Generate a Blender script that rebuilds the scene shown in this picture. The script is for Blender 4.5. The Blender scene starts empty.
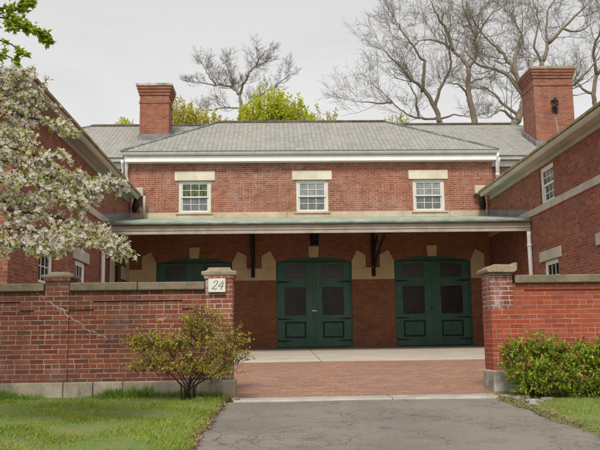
import bpy, math, random
import numpy as np
from mathutils import Vector, Matrix, Quaternion
R = random.Random(7)
C = bpy.context.scene.collection
V = Vector
UP = V((0, 0, 1))

# ------------------------------------------------------------------ node helpers
def mat(name):
    m = bpy.data.materials.new(name); m.use_nodes = True
    nt = m.node_tree; nt.nodes.clear()
    out = nt.nodes.new('ShaderNodeOutputMaterial')
    b = nt.nodes.new('ShaderNodeBsdfPrincipled')
    nt.links.new(b.outputs[0], out.inputs[0])
    return m, nt, b, out
def put(nt, sock, v):
    if isinstance(v, bpy.types.NodeSocket): nt.links.new(v, sock)
    elif v is not None:
        if sock.type == 'RGBA' and len(v) == 3: v = (*v, 1)
        sock.default_value = v
def MA(nt, op, a, b=None, c=None, clamp=False):
    n = nt.nodes.new('ShaderNodeMath'); n.operation = op; n.use_clamp = clamp
    put(nt, n.inputs[0], a); put(nt, n.inputs[1], b)
    if c is not None: put(nt, n.inputs[2], c)
    return n.outputs[0]
def MIX(nt, f, a, b, mode='MIX'):
    n = nt.nodes.new('ShaderNodeMix'); n.data_type = 'RGBA'; n.blend_type = mode
    put(nt, n.inputs[0], f); put(nt, n.inputs[6], a); put(nt, n.inputs[7], b)
    return n.outputs[2]
def NOISE(nt, vec, scale, detail=4, rough=.55, dist=0.0):
    n = nt.nodes.new('ShaderNodeTexNoise'); put(nt, n.inputs['Vector'], vec)
    n.inputs['Scale'].default_value = scale; n.inputs['Detail'].default_value = detail
    n.inputs['Roughness'].default_value = rough; n.inputs['Distortion'].default_value = dist
    return n.outputs[0]
def SS(nt, v, a, b, lo=0.0, hi=1.0):
    n = nt.nodes.new('ShaderNodeMapRange'); n.interpolation_type = 'SMOOTHSTEP'
    put(nt, n.inputs[0], v); n.inputs[1].default_value = a; n.inputs[2].default_value = b
    n.inputs[3].default_value = lo; n.inputs[4].default_value = hi
    return n.outputs[0]
def RAMP(nt, f, cols, const=False):
    n = nt.nodes.new('ShaderNodeValToRGB'); put(nt, n.inputs[0], f)
    e = n.color_ramp.elements
    while len(e) < len(cols): e.new(.5)
    for i, (p, c) in enumerate(cols): e[i].position = p; e[i].color = (*c, 1)
    if const: n.color_ramp.interpolation = 'CONSTANT'
    return n.outputs[0]
def BUMP(nt, h, s, d=.01, nrm=None):
    n = nt.nodes.new('ShaderNodeBump'); n.inputs['Strength'].default_value = s
    n.inputs['Distance'].default_value = d; put(nt, n.inputs['Height'], h)
    if nrm is not None: put(nt, n.inputs['Normal'], nrm)
    return n.outputs[0]
def POS(nt): return nt.nodes.new('ShaderNodeNewGeometry').outputs['Position']
def UVN(nt): return nt.nodes.new('ShaderNodeTexCoord').outputs['UV']
def SEP(nt, v):
    n = nt.nodes.new('ShaderNodeSeparateXYZ'); put(nt, n.inputs[0], v); return n.outputs
def COMB(nt, x, y, z=0.0):
    n = nt.nodes.new('ShaderNodeCombineXYZ')
    put(nt, n.inputs[0], x); put(nt, n.inputs[1], y); put(nt, n.inputs[2], z); return n.outputs[0]
def SCALEV(nt, v, s):
    n = nt.nodes.new('ShaderNodeVectorMath'); n.operation = 'MULTIPLY'
    put(nt, n.inputs[0], v); n.inputs[1].default_value = s; return n.outputs[0]
def WN(nt, v):
    n = nt.nodes.new('ShaderNodeTexWhiteNoise'); n.noise_dimensions = '3D'; put(nt, n.inputs[0], v); return n.outputs[0]

def brick_mat(name, cols, mortar, msize=.011, bw=.215, bh=.0705, header=True, soot=.35, salt=.12,
              rough=.9, bumps=.5, seed=0.0, edge=.0022, offset=.5, sootcol=(.07, .045, .04), saltcol=(.5, .42, .38), streak=0.0):
    m, nt, b, out = mat(name)
    uv = UVN(nt); p = POS(nt)
    s = SEP(nt, uv); U, Vv = s[0], s[1]
    wob = NOISE(nt, p, 9, 2)
    Vw = MA(nt, 'ADD', Vv, MA(nt, 'MULTIPLY', MA(nt, 'SUBTRACT', wob, .5), .012))
    vr = MA(nt, 'DIVIDE', Vw, bh); row = MA(nt, 'FLOOR', vr)
    w = bw
    if header:
        hd = MA(nt, 'LESS_THAN', MA(nt, 'FLOORED_MODULO', row, 6.0), .5)
        w = MA(nt, 'SUBTRACT', bw, MA(nt, 'MULTIPLY', hd, bw * .5))
    Ur = MA(nt, 'ADD', MA(nt, 'DIVIDE', U, w), MA(nt, 'MULTIPLY', MA(nt, 'FLOORED_MODULO', row, 2.0), offset))
    rj = WN(nt, COMB(nt, row, 3.3, seed))
    Ur = MA(nt, 'ADD', Ur, MA(nt, 'MULTIPLY', rj, .16))
    col = MA(nt, 'FLOOR', Ur)
    fx = MA(nt, 'MULTIPLY', MA(nt, 'FRACT', Ur), w); fy = MA(nt, 'MULTIPLY', MA(nt, 'FRACT', vr), bh)
    dx = MA(nt, 'MINIMUM', fx, MA(nt, 'SUBTRACT', w, fx)); dy = MA(nt, 'MINIMUM', fy, MA(nt, 'SUBTRACT', bh, fy))
    d = MA(nt, 'MINIMUM', dx, dy)
    d = MA(nt, 'ADD', d, MA(nt, 'MULTIPLY', MA(nt, 'SUBTRACT', NOISE(nt, p, 28, 4, .65), .5), .012))
    mask = SS(nt, d, msize * .5 - edge, msize * .5 + edge)
    rnd = WN(nt, COMB(nt, col, row, seed))
    cols = [(r_ * 1.04, g_ * 1.10, b_ * .90) for r_, g_, b_ in cols]
    n = len(cols)
    bc = RAMP(nt, rnd, [(i / (n - 1), c) for i, c in enumerate(cols)])
    fine = NOISE(nt, p, 60, 5, .7)
    bc = MIX(nt, MA(nt, 'MULTIPLY', SS(nt, fine, .3, .75), .45), bc, MIX(nt, 1.0, bc, (.45, .42, .42), 'MULTIPLY'))
    big = NOISE(nt, p, .9, 5, .62)
    bc = MIX(nt, MA(nt, 'MULTIPLY', SS(nt, big, .45, .75), soot), bc, sootcol)
    mc = MIX(nt, SS(nt, NOISE(nt, p, 5, 4), .35, .7), mortar, tuple(c * .55 for c in mortar))
    mc = MIX(nt, MA(nt, 'MULTIPLY', SS(nt, big, .4, .7), soot), mc, sootcol)
    c = MIX(nt, mask, mc, bc)
    sn = NOISE(nt, SCALEV(nt, p, (1, 1, .55)), 2.3, 6, .7)
    c = MIX(nt, MA(nt, 'MULTIPLY', SS(nt, sn, .5, .72), salt), c, saltcol)
    if streak:
        st = NOISE(nt, SCALEV(nt, p, (6, 6, .35)), 1.0, 4, .6)
        c = MIX(nt, MA(nt, 'MULTIPLY', SS(nt, st, .5, .75), streak), c, sootcol)
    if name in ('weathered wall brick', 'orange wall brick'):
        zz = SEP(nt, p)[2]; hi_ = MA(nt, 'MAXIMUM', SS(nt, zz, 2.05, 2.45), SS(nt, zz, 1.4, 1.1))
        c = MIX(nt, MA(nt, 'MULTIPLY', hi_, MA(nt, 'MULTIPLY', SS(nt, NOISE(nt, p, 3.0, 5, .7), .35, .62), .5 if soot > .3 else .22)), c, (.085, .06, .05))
    put(nt, b.inputs['Base Color'], c)
    b.inputs['Roughness'].default_value = rough; b.inputs['Specular IOR Level'].default_value = .25
    h = MA(nt, 'ADD', MA(nt, 'ADD', mask, MA(nt, 'MULTIPLY', fine, .5)), MA(nt, 'MULTIPLY', rnd, .35))
    put(nt, b.inputs['Normal'], BUMP(nt, h, bumps, .008))
    return m

def rough_mat(name, a, bcol, scale=3.0, rough=.85, bump=.25, fine=60.0, stain=None, stain_amt=.4, stain_scale=(1, 1, 1), fineamt=.25, spec=.25, lo=.35, hi=.7, bd=.006):
    m, nt, b, out = mat(name)
    p = POS(nt)
    c = MIX(nt, SS(nt, NOISE(nt, p, scale, 5, .6), lo, hi), a, bcol)
    f = NOISE(nt, p, fine, 4, .7)
    c = MIX(nt, MA(nt, 'MULTIPLY', SS(nt, f, .3, .7), fineamt), c, MIX(nt, 1.0, c, (.35, .35, .35), 'MULTIPLY'))
    if stain:
        s = NOISE(nt, SCALEV(nt, p, stain_scale), 1.7, 6, .68)
        c = MIX(nt, MA(nt, 'MULTIPLY', SS(nt, s, .46, .66), stain_amt), c, stain)
    put(nt, b.inputs['Base Color'], c); b.inputs['Roughness'].default_value = rough
    b.inputs['Specular IOR Level'].default_value = spec
    put(nt, b.inputs['Normal'], BUMP(nt, f, bump, bd))
    return m

def leaf_mat(name, cols, trans=.35, rough=.55):
    m, nt, b, out = mat(name)
    g = nt.nodes.new('ShaderNodeNewGeometry')
    rnd = g.outputs['Random Per Island']
    c = RAMP(nt, rnd, [(i / (len(cols) - 1), x) for i, x in enumerate(cols)])
    cl = NOISE(nt, g.outputs['Position'], 2.2, 2)
    c = MIX(nt, MA(nt, 'MULTIPLY', SS(nt, cl, .4, .65), .12 if 'petal' in name else .4), c, MIX(nt, 1.0, c, (.5, .5, .5), 'MULTIPLY'))
    put(nt, b.inputs['Base Color'], c); b.inputs['Roughness'].default_value = rough
    b.inputs['Specular IOR Level'].default_value = .3
    t = nt.nodes.new('ShaderNodeBsdfTranslucent'); put(nt, t.inputs[0], c)
    mx = nt.nodes.new('ShaderNodeMixShader'); mx.inputs[0].default_value = trans
    nt.links.new(b.outputs[0], mx.inputs[1]); nt.links.new(t.outputs[0], mx.inputs[2]); nt.links.new(mx.outputs[0], out.inputs[0])
    return m

M = {}
BR = [(.17, .035, .024), (.25, .055, .035), (.30, .075, .048), (.22, .045, .032), (.33, .10, .065), (.27, .062, .04), (.14, .04, .035)]
M['facade'] = brick_mat('facade brick', [(.25, .075, .055), (.31, .105, .078), (.35, .135, .10), (.27, .085, .062), (.37, .155, .12), (.20, .062, .05)], (.50, .35, .28), msize=.013, soot=.2, salt=.34, streak=.22)
M['under'] = brick_mat('sheltered brick', [(.27, .085, .055), (.34, .115, .07), (.37, .13, .085), (.29, .09, .06)], (.46, .28, .19), msize=.012, soot=.2, salt=.05)
M['wing'] = brick_mat('wing brick', [(.21, .056, .042), (.29, .083, .060), (.33, .105, .074), (.25, .068, .050), (.35, .135, .095), (.18, .055, .045)], (.38, .25, .20), msize=.011, soot=.2, salt=.10, seed=4, streak=.25)
M['wall_left'] = brick_mat('weathered wall brick', [(.15, .04, .032), (.22, .056, .04), (.26, .07, .05), (.19, .048, .038), (.29, .082, .05), (.22, .065, .05), (.13, .045, .04), (.24, .062, .045)], (.42, .32, .26), msize=.014, soot=.42, salt=.16, seed=9, bumps=.8)
M['wall_right'] = brick_mat('orange wall brick', [(.33, .062, .04), (.38, .078, .048), (.30, .058, .042), (.41, .095, .056), (.34, .068, .046), (.27, .06, .046)], (.48, .26, .19), msize=.012, soot=.15, salt=.1, seed=12, bumps=.8)
M['pillar_salt'] = brick_mat('salt stained pillar brick', [(.22, .055, .045), (.30, .085, .06), (.20, .05, .045), (.33, .12, .09)], (.52, .44, .38), msize=.014, soot=.15, salt=.75, seed=15, bumps=.8, saltcol=(.5, .42, .42))
M['chimney'] = brick_mat('chimney brick', [(.25, .075, .055), (.31, .105, .078), (.28, .088, .062), (.34, .135, .105), (.20, .062, .05)], (.42, .27, .21), msize=.011, soot=.3, salt=.14, seed=21, header=False)
M['paver'] = brick_mat('paving brick', [(.25, .135, .115), (.37, .185, .15), (.32, .14, .11), (.41, .24, .21), (.25, .145, .135), (.38, .165, .125)], (.20, .16, .13), msize=.016, bw=.215, bh=.108, header=False, soot=.3, salt=.12, seed=30, bumps=.4, sootcol=(.14, .10, .08), saltcol=(.40, .32, .26))
M['stone'] = rough_mat('cream limestone', (.76, .72, .61), (.66, .61, .50), 2.5, stain=(.52, .42, .28), stain_amt=.45, stain_scale=(1, 1, .6))
M['ochre'] = rough_mat('ochre limestone', (.80, .62, .36), (.72, .54, .31), 3.5, stain=(.44, .31, .18), stain_amt=.3)
M['belt'] = rough_mat('weathered cream belt', (.60, .52, .39), (.50, .42, .31), 2.5, stain=(.44, .24, .12), stain_amt=.55, stain_scale=(.8, .8, 2))
M['wing_stone'] = rough_mat('pale wing stone', (.58, .53, .45), (.46, .41, .34), 2, stain=(.34, .28, .23), stain_amt=.4, stain_scale=(1, 1, .7))
M['coping'] = rough_mat('mossy sandstone coping', (.27, .22, .155), (.19, .155, .11), 6, bump=.6, stain=(.12, .12, .06), stain_amt=.6, fineamt=.5)
M['cap'] = rough_mat('pillar capstone', (.38, .31, .22), (.27, .22, .16), 6, bump=.6, stain=(.16, .14, .09), stain_amt=.5, fineamt=.4)
M['plinth'] = rough_mat('stained concrete plinth', (.47, .41, .32), (.30, .26, .20), 2.4, bump=.5, stain=(.10, .085, .075), stain_amt=.65, stain_scale=(1.6, 1, .6), fineamt=.35)
M['block'] = rough_mat('pale chipped concrete', (.58, .55, .50), (.36, .33, .29), 5, bump=.7, stain=(.14, .12, .10), stain_amt=.6, fineamt=.4)
M['apron'] = rough_mat('concrete apron', (.50, .455, .385), (.43, .385, .32), 1.3, bump=.15, stain=(.34, .29, .22), stain_amt=.4, fineamt=.2)
M['kerb'] = rough_mat('granite kerb', (.44, .42, .38), (.34, .32, .285), 4, bump=.5, stain=(.22, .20, .17), stain_amt=.4, fineamt=.35)
M['white'] = rough_mat('white paint', (.87, .87, .84), (.82, .82, .78), 3, rough=.5, bump=.04, stain=(.62, .61, .55), stain_amt=.2, stain_scale=(1, 1, .4), fineamt=.06)
M['winwhite'] = rough_mat('window paint', (.70, .70, .63), (.62, .62, .55), 3, rough=.5, bump=.04, fineamt=.06)
M['gutter'] = rough_mat('grey white gutter', (.42, .44, .42), (.34, .36, .34), 3, rough=.5, bump=.05, stain=(.33, .34, .32), stain_amt=.4, stain_scale=(1.5, 1.5, .3), fineamt=.1)
M['fascia'] = rough_mat('peeling fascia paint', (.50, .45, .39), (.40, .35, .30), 4, rough=.6, bump=.15, stain=(.33, .23, .18), stain_amt=.5, stain_scale=(.8, .8, 3), fineamt=.2)
M['frieze'] = rough_mat('algae stained frieze', (.60, .57, .48), (.50, .46, .37), 1.2, rough=.6, bump=.1, stain=(.36, .42, .28), stain_amt=.65, stain_scale=(1, .3, 1), fineamt=.12)
M['friezeL'] = rough_mat('brown stained soffit', (.40, .35, .29), (.48, .44, .36), .7, rough=.6, bump=.1, stain=(.32, .42, .30), stain_amt=.6, stain_scale=(1, .25, 1), fineamt=.12)
M['rust'] = rough_mat('rusty gutter lip', (.30, .19, .09), (.46, .38, .2), 7, rough=.7, bump=.4, stain=(.12, .07, .045), stain_amt=.6, fineamt=.4)
M['copper'] = rough_mat('verdigris copper', (.22, .31, .26), (.34, .40, .34), 3.2, rough=.65, bump=.3, stain=(.50, .51, .45), stain_amt=.7, stain_scale=(1.2, 1.2, 6), fineamt=.3)
M['lead'] = rough_mat('lead flashing', (.16, .165, .175), (.24, .24, .245), 4, rough=.5, bump=.2, stain=(.34, .34, .34), stain_amt=.4)
M['ridge'] = rough_mat('dark ridge cap', (.085, .07, .06), (.16, .13, .11), 3, bump=.3, stain=(.25, .15, .10), stain_amt=.5)
M['hip'] = rough_mat('hip cap', (.14, .17, .15), (.30, .33, .30), 3, bump=.2)
M['soffit'] = rough_mat('dark soffit boards', (.055, .035, .03), (.08, .05, .045), 5, bump=.2)
M['iron'] = rough_mat('black iron', (.018, .014, .016), (.03, .024, .026), 8, rough=.6, bump=.2)
M['shade_stain'] = rough_mat('dark shade and stain', (.03, .026, .024), (.06, .05, .045), 8, rough=.7, bump=.2)  # dark colour standing in for shadow and stain where the wing eaves end
M['door'] = rough_mat('bottle green paint', (.034, .13, .082), (.052, .165, .108), 2.2, rough=.42, bump=.1, stain=(.10, .15, .12), stain_amt=.5, stain_scale=(2, 2, .5), fineamt=.15, spec=.4)
M['door_dark'] = rough_mat('dark green paint', (.010, .034, .025), (.014, .042, .031), 5, rough=.45, bump=.1)
M['wood'] = rough_mat('grey bark', (.33, .275, .225), (.23, .19, .155), 6, bump=.8, fine=25, stain=(.25, .155, .10), stain_amt=.4, fineamt=.5, bd=.03)
M['wood_pale'] = rough_mat('pale grey bark', (.30, .26, .235), (.22, .19, .175), 4, bump=.7, fine=25, fineamt=.4, bd=.03)
M['wood_dark'] = rough_mat('dark bark', (.07, .05, .045), (.04, .03, .026), 8, bump=.8, fine=60, fineamt=.4)
M['mortar'] = rough_mat('repair mortar', (.40, .31, .26), (.28, .20, .17), 14, bump=.5)
M['palejoint'] = rough_mat('pale joint', (.42, .24, .19), (.34, .16, .12), 14, bump=.3, stain=(.50, .34, .28), stain_amt=.5)
M['sign'] = rough_mat('white enamel sign', (.74, .74, .70), (.66, .66, .62), 5, rough=.4, bump=.05, stain=(.45, .43, .38), stain_amt=.3, fineamt=.08)
M['ink'] = rough_mat('sign ink', (.07, .08, .085), (.10, .11, .115), 20, rough=.6, bump=0)
M['rock'] = rough_mat('pale rock', (.38, .35, .30), (.22, .195, .165), 14, bump=.9, stain=(.12, .10, .08), stain_amt=.6, fineamt=.5)
M['lampglass'] = rough_mat('milky bulb', (.65, .62, .55), (.55, .52, .45), 9, rough=.3, bump=0)

def glass(name, col, rough=.08, col2=None, sc=2.0):
    m, nt, b, out = mat(name)
    if col2: put(nt, b.inputs['Base Color'], MIX(nt, SS(nt, NOISE(nt, POS(nt), sc, 3), .4, .6), col, col2))
    else: put(nt, b.inputs['Base Color'], col)
    b.inputs['Roughness'].default_value = rough; b.inputs['Specular IOR Level'].default_value = .6
    return m
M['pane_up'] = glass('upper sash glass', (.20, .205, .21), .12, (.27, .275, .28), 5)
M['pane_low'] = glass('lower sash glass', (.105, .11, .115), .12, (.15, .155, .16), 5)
M['pane_green_reflect'] = glass('painted foliage reflection glass', (.02, .03, .012), .1, (.08, .12, .03), 14)  # mottled green reflection of foliage painted into the pane colour
M['pane_dark'] = glass('dark glass', (.012, .013, .016), .12, (.045, .048, .055), 4)
M['door_glass'] = glass('door glass', (.022, .018, .013), .3, (.040, .030, .022), 2); M['door_glass'].node_tree.nodes['Principled BSDF'].inputs['Specular IOR Level'].default_value = .25
M['door_fan'] = glass('door fan light', (.045, .028, .02), .35, (.022, .032, .024), 3)

def slate_mat():
    m, nt, b, out = mat('weathered slate')
    uv = UVN(nt); p = POS(nt); s = SEP(nt, uv)
    vr = MA(nt, 'DIVIDE', s[1], .20); row = MA(nt, 'FLOOR', vr)
    Ur = MA(nt, 'DIVIDE', MA(nt, 'ADD', s[0], MA(nt, 'MULTIPLY', NOISE(nt, p, 2.2, 3), .10)), .165)
    col = MA(nt, 'FLOOR', Ur); fx = MA(nt, 'FRACT', Ur); fy = MA(nt, 'FRACT', vr)
    rnd = WN(nt, COMB(nt, col, row, 2.0))
    c = RAMP(nt, rnd, [(0, (.215, .212, .195)), (.35, (.245, .242, .222)), (.7, (.265, .26, .24)), (1, (.30, .295, .27))])
    ex = MA(nt, 'MINIMUM', fx, MA(nt, 'SUBTRACT', 1.0, fx))
    ln = MA(nt, 'MINIMUM', SS(nt, ex, .02, .20, .25, 1.0), SS(nt, fy, .0, .2, .45, 1.0))
    c = MIX(nt, ln, (.15, .148, .135), c)
    # broad vertical wash lines where water runs off
    wv = MA(nt, 'FRACT', MA(nt, 'DIVIDE', s[0], .66))
    wl = SS(nt, MA(nt, 'ABSOLUTE', MA(nt, 'SUBTRACT', wv, .5)), .0, .13, 1.0, 0.0)
    c = MIX(nt, MA(nt, 'MULTIPLY', wl, MA(nt, 'MULTIPLY', NOISE(nt, p, 1.2, 3), .6)), c, (.31, .305, .28))
    c = MIX(nt, MA(nt, 'MULTIPLY', SS(nt, NOISE(nt, p, .8, 5), .4, .7), .35), c, (.33, .32, .27))
    put(nt, b.inputs['Base Color'], c); b.inputs['Roughness'].default_value = .75
    put(nt, b.inputs['Normal'], BUMP(nt, MA(nt, 'ADD', MA(nt, 'MULTIPLY', MA(nt, 'SUBTRACT', 1.0, fy), .8), MA(nt, 'MULTIPLY', rnd, .6)), .6, .02))
    return m
M['slate'] = slate_mat()

def asphalt_mat():
    m, nt, b, out = mat('cracked asphalt')
    p = POS(nt)
    c = MIX(nt, SS(nt, NOISE(nt, p, 1.1, 5, .6), .35, .7), (.175, .155, .132), (.125, .112, .098))
    agg = NOISE(nt, p, 95, 4, .8)
    c = MIX(nt, SS(nt, agg, .48, .68), c, (.34, .30, .26))
    c = MIX(nt, SS(nt, agg, .42, .30), c, (.06, .055, .05))
    def cracks(sc, w, seed, d):
        v = nt.nodes.new('ShaderNodeTexVoronoi'); v.feature = 'DISTANCE_TO_EDGE'; v.inputs['Scale'].default_value = sc
        off = nt.nodes.new('ShaderNodeVectorMath'); off.operation = 'ADD'
        nn = nt.nodes.new('ShaderNodeTexNoise'); nn.inputs['Scale'].default_value = 2.5; nn.inputs['Detail'].default_value = 6; nt.links.new(p, nn.inputs['Vector'])
        sc2 = SCALEV(nt, nn.outputs[1], (d, d, 0)); nt.links.new(SCALEV(nt, p, (1, 1, .001)), off.inputs[0]); nt.links.new(sc2, off.inputs[1])
        o2 = nt.nodes.new('ShaderNodeVectorMath'); o2.operation = 'ADD'; nt.links.new(off.outputs[0], o2.inputs[0]); o2.inputs[1].default_value = (seed, seed, 0)
        nt.links.new(o2.outputs[0], v.inputs['Vector'])
        return SS(nt, v.outputs['Distance'], 0.0, w, 1.0, 0.0)
    area = SS(nt, NOISE(nt, p, .75, 2), .44, .58)
    k1 = MA(nt, 'MULTIPLY', cracks(.7, .008, 3, .9), MA(nt, 'MULTIPLY', SS(nt, NOISE(nt, p, 1.3, 3), .38, .5), .85))
    k2 = MA(nt, 'MULTIPLY', MA(nt, 'MAXIMUM', cracks(2.1, .016, 11, .9), cracks(3.9, .02, 27, .6)), MA(nt, 'MULTIPLY', MA(nt, 'MULTIPLY', area, SS(nt, NOISE(nt, p, 4, 3), .36, .5)), .85))
    k = MA(nt, 'MAXIMUM', k1, k2)
    c = MIX(nt, MA(nt, 'MULTIPLY', k, .8), c, (.045, .04, .037))
    c = MIX(nt, MA(nt, 'MULTIPLY', SS(nt, NOISE(nt, p, 3.5, 5, .7), .52, .66), .28), c, (.08, .07, .06))
    put(nt, b.inputs['Base Color'], c); b.inputs['Roughness'].default_value = .9
    h = MA(nt, 'SUBTRACT', MA(nt, 'MULTIPLY', agg, .5), k)
    put(nt, b.inputs['Normal'], BUMP(nt, h, .7, .01))
    return m
M['asphalt'] = asphalt_mat()
def soil_mat():
    m, nt, b, out = mat('lawn soil')
    p = POS(nt)
    c = MIX(nt, SS(nt, NOISE(nt, p, 2.4, 5, .7), .44, .60), (.12, .19, .03), (.18, .19, .06))
    c = MIX(nt, SS(nt, NOISE(nt, p, 30, 4, .7), .5, .7), c, (.07, .07, .03))
    put(nt, b.inputs['Base Color'], c); b.inputs['Roughness'].default_value = .95
    put(nt, b.inputs['Normal'], BUMP(nt, NOISE(nt, p, 40, 4, .7), .8, .02))
    return m
M['soil'] = soil_mat()
M['grass'] = leaf_mat('grass blades', [(.14, .28, .02), (.20, .37, .025), (.28, .43, .035), (.35, .46, .05), (.42, .36, .15), (.22, .31, .03), (.30, .36, .05), (.36, .27, .13)], .3)
M['longgrass'] = leaf_mat('lush grass', [(.09, .19, .02), (.14, .27, .03), (.19, .33, .04), (.26, .36, .06)], .35)
M['petal'] = leaf_mat('blossom petals', [(.93, .87, .84), (.95, .93, .89), (.90, .78, .78), (.95, .94, .91), (.93, .91, .86), (.86, .72, .72)], .55)
M['bud'] = leaf_mat('bronze young leaves', [(.30, .38, .03), (.42, .50, .05), (.40, .36, .08), (.28, .20, .08), (.48, .56, .08)], .5)
M['maple'] = leaf_mat('bright green leaves', [(.26, .38, .03), (.40, .52, .05), (.50, .60, .08), (.20, .30, .025)], .5)
M['spring'] = leaf_mat('yellow green spring leaves', [(.58, .62, .03), (.72, .74, .06), (.66, .70, .05), (.46, .56, .03), (.78, .76, .12)], .5)
M['springbrown'] = leaf_mat('ochre spring leaves', [(.62, .62, .07), (.70, .72, .06), (.54, .42, .2), (.74, .70, .16)], .45)
M['shrubleaf'] = leaf_mat('yellow green shrub leaves', [(.42, .46, .04), (.56, .56, .06), (.56, .36, .09), (.68, .64, .14), (.34, .40, .04), (.56, .34, .13), (.50, .54, .05)], .45)
M['hedgeleaf'] = leaf_mat('glossy green leaves', [(.14, .23, .025), (.28, .38, .04), (.40, .50, .055), (.52, .60, .09), (.20, .30, .03), (.46, .52, .07)], .4, .45)
M['redleaf'] = leaf_mat('bronze red leaves', [(.30, .09, .04), (.36, .15, .06), (.24, .12, .05)], .3)
M['litter'] = leaf_mat('dead leaves', [(.26, .15, .08), (.34, .20, .11), (.20, .12, .07), (.40, .27, .16), (.16, .11, .07)], .1)

# ------------------------------------------------------------------ mesh builder
class MB:
    def __init__(s): s.v = []; s.f = []; s.sm = []
    def add(s, vs, fs, smooth=False):
        o = len(s.v); s.v += [tuple(x) for x in vs]
        s.f += [tuple(i + o for i in f) for f in fs]; s.sm += [smooth] * len(fs); return s
    def box(s, x0, x1, y0, y1, z0, z1):
        s.add([(x0, y0, z0), (x1, y0, z0), (x1, y1, z0), (x0, y1, z0), (x0, y0, z1), (x1, y0, z1), (x1, y1, z1), (x0, y1, z1)],
              [(0, 3, 2, 1), (4, 5, 6, 7), (0, 1, 5, 4), (1, 2, 6, 5), (2, 3, 7, 6), (3, 0, 4, 7)]); return s
    def prism_y(s, pts, y0, y1):   # polygon in xz, counter-clockwise seen from -y
        n = len(pts)
        s.add([(x, y0, z) for x, z in pts] + [(x, y1, z) for x, z in pts],
              [tuple(range(n)), tuple(range(2 * n - 1, n - 1, -1))] + [((i + 1) % n, i, i + n, (i + 1) % n + n) for i in range(n)]); return s
    def prism_x(s, pts, x0, x1):   # polygon in yz
        n = len(pts)
        s.add([(x0, y, z) for y, z in pts] + [(x1, y, z) for y, z in pts],
              [tuple(range(n - 1, -1, -1)), tuple(range(n, 2 * n))] + [(i, (i + 1) % n, (i + 1) % n + n, i + n) for i in range(n)]); return s
    def quad(s, a, b, c, d): s.add([a, b, c, d], [(0, 1, 2, 3)]); return s
    def tube(s, pts, rad, n=6, cap=True, smooth=True):
        pts = [V(p) for p in pts]
        if not isinstance(rad, (list, tuple)): rad = [rad] * len(pts)
        vs = []; d = (pts[1] - pts[0]).normalized()
        u = d.orthogonal().normalized()
        for i, p in enumerate(pts):
            if i < len(pts) - 1: nd = (pts[i + 1] - p)
            else: nd = p - pts[i - 1]
            if 0 < i < len(pts) - 1: nd = (pts[i + 1] - pts[i - 1])
            if nd.length > 1e-9: nd.normalize()
            else: nd = d
            u = (u - nd * u.dot(nd))
            u = u.normalized() if u.length > 1e-6 else nd.orthogonal().normalized()
            w = nd.cross(u); d = nd
            for k in range(n):
                a = 2 * math.pi * k / n
                vs.append(p + (u * math.cos(a) + w * math.sin(a)) * rad[i])
        fs = []
        for i in range(len(pts) - 1):
            for k in range(n):
                a = i * n + k; b = i * n + (k + 1) % n
                fs.append((a, b, b + n, a + n))
        if cap:
            fs.append(tuple(range(n - 1, -1, -1))); fs.append(tuple(range((len(pts) - 1) * n, len(pts) * n)))
        s.add(vs, fs, smooth); return s

def link(o, parent=None):
    C.objects.link(o)
    if parent is not None: o.parent = parent
    return o
def worg(o):
    p = V((0, 0, 0))
    while o is not None: p = p + V(o.location); o = o.parent
    return p
def build(mb, name, m, parent=None, origin=None, uv=True, bevel=0.0):
    me = bpy.data.meshes.new(name)
    v = np.array(mb.v, dtype=np.float64).reshape(-1, 3)
    base = worg(parent) if parent is not None else V((0, 0, 0))
    off = V(origin) if origin is not None else base
    me.from_pydata((v - np.array(off)).tolist(), [], mb.f)
    me.polygons.foreach_set('use_smooth', mb.sm)
    if uv:
        layer = me.uv_layers.new(name='UVMap')
        data = np.zeros((len(me.loops), 2))
        for p in me.polygons:
            n = p.normal
            if abs(n.z) > .9995: t = V((1, 0, 0)); b = V((0, 1, 0))
            else:
                t = UP.cross(n).normalized()
                if abs(t.x) >= abs(t.y): t = t if t.x > 0 else -t
                else: t = t if t.y > 0 else -t
                b = n.cross(t).normalized()
                if b.z < 0: b = -b
            for li in p.loop_indices:
                w = v[me.loops[li].vertex_index]
                data[li] = (w[0] * t.x + w[1] * t.y + w[2] * t.z, w[0] * b.x + w[1] * b.y + w[2] * b.z)
        layer.data.foreach_set('uv', data.ravel())
    me.materials.append(m if not isinstance(m, str) else M[m])
    o = bpy.data.objects.new(name, me); o.location = off - base
    link(o, parent)
    if bevel:
        bv = o.modifiers.new('bevel', 'BEVEL'); bv.width = bevel; bv.segments = 2; bv.limit_method = 'ANGLE'
    return o
def tag(o, label, cat, group=None):
    o['label'] = label; o['category'] = cat
    if group: o['group'] = group
    return o
def thing(name, loc, label, cat, group=None):
    o = bpy.data.objects.new(name, None); o.location = loc; o.empty_display_size = .3; link(o)
    return tag(o, label, cat, group)
def struct(o): o['kind'] = 'structure'; return o

# ------------------------------------------------------------------ ground
def gz(y):
    if y >= 27: return .85 + .0393 * (27 - 11.8)
    if y >= 11.8: return .85 + .0393 * (y - 11.8)
    if y >= -2: return .85 + .06 * (y - 11.8)
    return .85 + .06 * (-13.8)
def jit(x, y, s=1.0):
    return (math.sin(x * 3.1 + y * 1.7) + math.sin(x * 7.3 - y * 5.1 + 1.3) * .6 + math.sin(x * 1.1 + y * 9.7) * .4) * s
def sheet(xs_of_y, ys, nx, dz, zf=None):
    mb = MB(); vs = []; fs = []
    for y in ys:
        x0, x1 = xs_of_y(y)
        for i in range(nx + 1):
            x = x0 + (x1 - x0) * i / nx
            vs.append((x, y, gz(y) + dz + (zf(x, y) if zf else 0)))
    for j in range(len(ys) - 1):
        for i in range(nx):
            a = j * (nx + 1) + i; fs.append((a, a + 1, a + nx + 2, a + nx + 1))
    mb.add(vs, fs, True); return mb
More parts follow.
